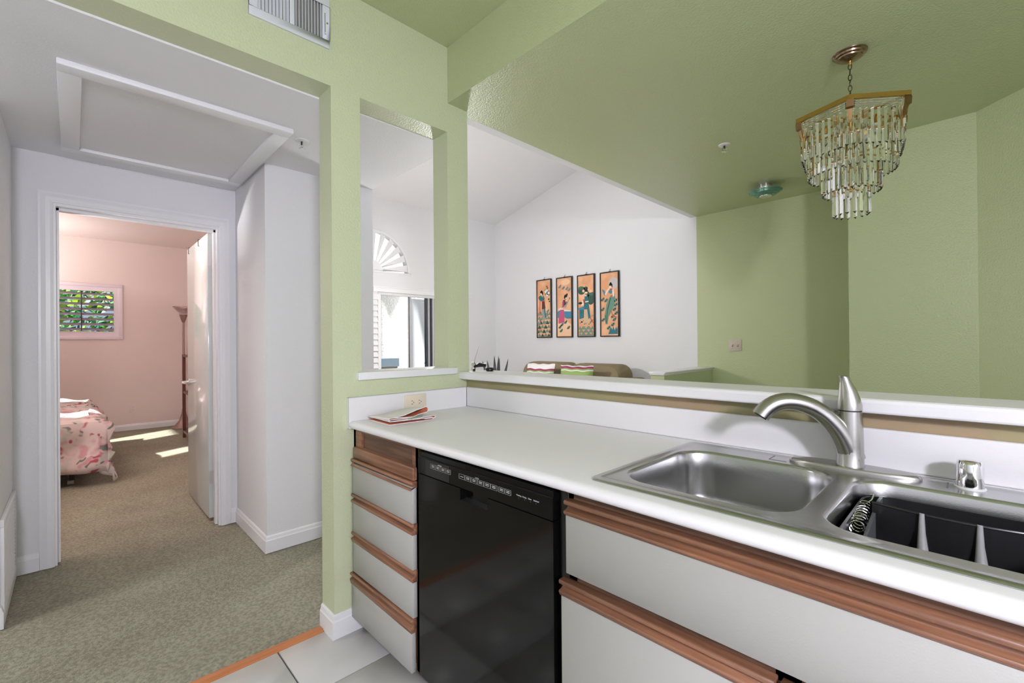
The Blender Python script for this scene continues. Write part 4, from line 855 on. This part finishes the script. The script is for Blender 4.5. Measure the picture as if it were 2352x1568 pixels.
shrub((-8.2, -1.55, 1.75), 330, .6, 3, 'bright green shrub outside the left half of the bedroom window')
shrub((-9.3, -.55, 1.75), 170, .5, 5, 'dark green shrub outside the right half of the bedroom window')
tag(MB().box(-10.3, -10.1, -4, 3, -.2, 2.02).build('garden_wall', mat('blue_grey_wall', srgb(120, 128, 150), .9), base=False), 'blue grey garden wall behind the shrubs', 'wall')

# ------------------------------------------------------------------ bed
m_fl = bpy.data.materials.new('floral_duvet'); m_fl.use_nodes = True; nt = m_fl.node_tree; bs_ = nt.nodes['Principled BSDF']; bs_.inputs['Roughness'].default_value = .85
tc = nt.nodes.new('ShaderNodeTexCoord'); dn_ = nt.nodes.new('ShaderNodeTexNoise'); dn_.inputs['Scale'].default_value = 6
mixv = nt.nodes.new('ShaderNodeMix'); mixv.data_type = 'VECTOR'; mixv.inputs[0].default_value = .30
nt.links.new(tc.outputs['Object'], dn_.inputs[0]); nt.links.new(tc.outputs['Object'], mixv.inputs[4]); nt.links.new(dn_.outputs['Color'], mixv.inputs[5])
prev = None
def lay(scale, thr, wdt, color, seedv):
    global prev
    mp = nt.nodes.new('ShaderNodeMapping'); mp.inputs['Location'].default_value = (seedv, seedv*1.7, seedv*.3); nt.links.new(mixv.outputs[1], mp.inputs[0])
    v = nt.nodes.new('ShaderNodeTexVoronoi'); v.inputs['Scale'].default_value = scale; nt.links.new(mp.outputs[0], v.inputs['Vector'])
    r_ = nt.nodes.new('ShaderNodeMapRange'); r_.inputs[1].default_value = thr-wdt; r_.inputs[2].default_value = thr; r_.inputs[3].default_value = 1; r_.inputs[4].default_value = 0
    nt.links.new(v.outputs['Distance'], r_.inputs[0])
    mx = nt.nodes.new('ShaderNodeMix'); mx.data_type = 'RGBA'; mx.inputs[7].default_value = color
    if prev is None: mx.inputs[6].default_value = srgb(206, 190, 186)
    else: nt.links.new(prev, mx.inputs[6])
    nt.links.new(r_.outputs[0], mx.inputs[0]); prev = mx.outputs[2]
lay(8, .50, .3, srgb(176, 176, 168), 3.1); lay(8, .42, .2, srgb(184, 140, 144), .4); lay(13, .30, .12, srgb(100, 106, 100), 1.3); lay(11, .30, .14, srgb(158, 70, 82), 2.2)
nt.links.new(prev, bs_.inputs[0])
bed = empty('bed', (-4.6, -1.25, 0), 'bed with floral duvet hanging over its end in the pink bedroom', 'bed')
MB().box(-5.65, -3.68, -1.80, -.70, .20, .30).build('bed_base', mat('bed_base', srgb(120, 116, 112), .9), bed)
MB().box(-5.66, -3.67, -1.81, -.69, .30, .54).build('mattress', mat('mattress', srgb(214, 210, 206), .9), bed, bevel=.05, segs=3)
def duvet():
    rnd = random.Random(4); NU, NV = 46, 46; x0, x1, y0, y1 = -5.7, -3.62, -1.84, -.66; hang_ = .46
    # perimeter parameter grid: s over x (with drop at near end), t over y (with drop at right side)
    us = [i/NU for i in range(NU+1)]; Lx, Ly = (x1-x0)+hang_, (y1-y0)+hang_; rings = []
    def drop(d, L):      # distance d along; flat until L then down
        if d <= L: return d, 0
        o = d-L; r = .07
        if o < r*1.57: return L+r*math.sin(o/r), r*(1-math.cos(o/r))
        return L+r, r+(o-r*1.57)
    for u in us:
        row = []
        for v in us:
            du = u*Lx; dv_ = v*Ly; px__, zx = drop(du, x1-x0-.05); py__, zy = drop(dv_, y1-y0-.05)
            x, y = x0+px__, y0+py__; z = .60-max(zx, zy)-.25*min(zx, zy)
            if zx > 0 and zy > 0: x += .05*min(zx, zy); y += .12*min(zx, zy)
            w1 = .018*math.sin(9*dv_+3*u)+.014*math.sin(17*du+5*v)+.010*math.sin(23*dv_+11*du)
            if zx > zy: x += w1*1.6*(min(zx, .3)/.3)+.03*math.sin(13*dv_)*zx/.5
            elif zy > 0: y += w1*1.6+.08*zy*math.sin(6*du)
            else: z += w1*.9+.02*math.sin(5*du)*math.sin(4*dv_)
            z = max(z, .012)
            row.append((x, y, z))
        rings.append(row)
    k = MB().loft(rings, False).build('duvet', m_fl, bed, smooth=True); k.modifiers.new('thickness', 'SOLIDIFY').thickness = .012
duvet()
for x, y in ((-3.80, -.86), (-5.5, -.86), (-3.80, -1.7)):
    MB().tube([(x, y, .04), (x, y, .22)], .018, 10).build('bed_leg', BLACKM, bed); MB().tube([(x, y-.03, .022), (x, y+.012, .022)], .022, 12).build('caster', mat('caster_grey', srgb(190, 190, 188), .5), bed)

# ------------------------------------------------------------------ floor lamp and shelf beside the door
lp = empty('floor_lamp', (-6.5, .36, 0), 'tall copper torchiere floor lamp in the corner of the pink bedroom', 'lamp')
COP = mat('copper_metal', srgb(150, 124, 118), .35, .6)
lx, ly = -6.5, .36
MB().lathe([(.0, 0), (.15, .0), (.15, .012), (.11, .05), (.06, .12), (.03, .22), (.018, .32), (.016, .34)], (lx, ly, 0), 28).build('base', COP, lp, smooth=True)
MB().lathe([(.014, .33), (.014, 1.60)], (lx, ly, 0), 12).build('pole', COP, lp, smooth=True)
MB().lathe([(.012, 1.585), (.03, 1.63), (.05, 1.70), (.052, 1.715), (.048, 1.715), (.02, 1.64)], (lx, ly, 0), 24).build('bowl', COP, lp, smooth=True)
for k in range(5): MB().lathe([(.055+.018*k, 1.735+.022*k), (.060+.018*k, 1.738+.022*k), (.060+.018*k, 1.744+.022*k), (.055+.018*k, 1.744+.022*k)], (lx, ly, 0), 28).build('shade_ring', COP, lp)
sh2 = empty('wooden_shelf_unit', (-5.3, .42, 0), 'dark reddish wooden shelf unit half hidden behind the bedroom door', 'shelf')
DRW = mat('dark_red_wood', srgb(92, 46, 36), .4)
for x in (-5.62, -4.98): 
    for y in (.215, .56): MB().box(x, x+.035, y, y+.035, 0, 1.125).build('post', DRW, sh2)
for z in (.07, .60, 1.09): MB().box(-5.62, -4.945, .22, .59, z, z+.03).build('shelf_board', DRW, sh2)
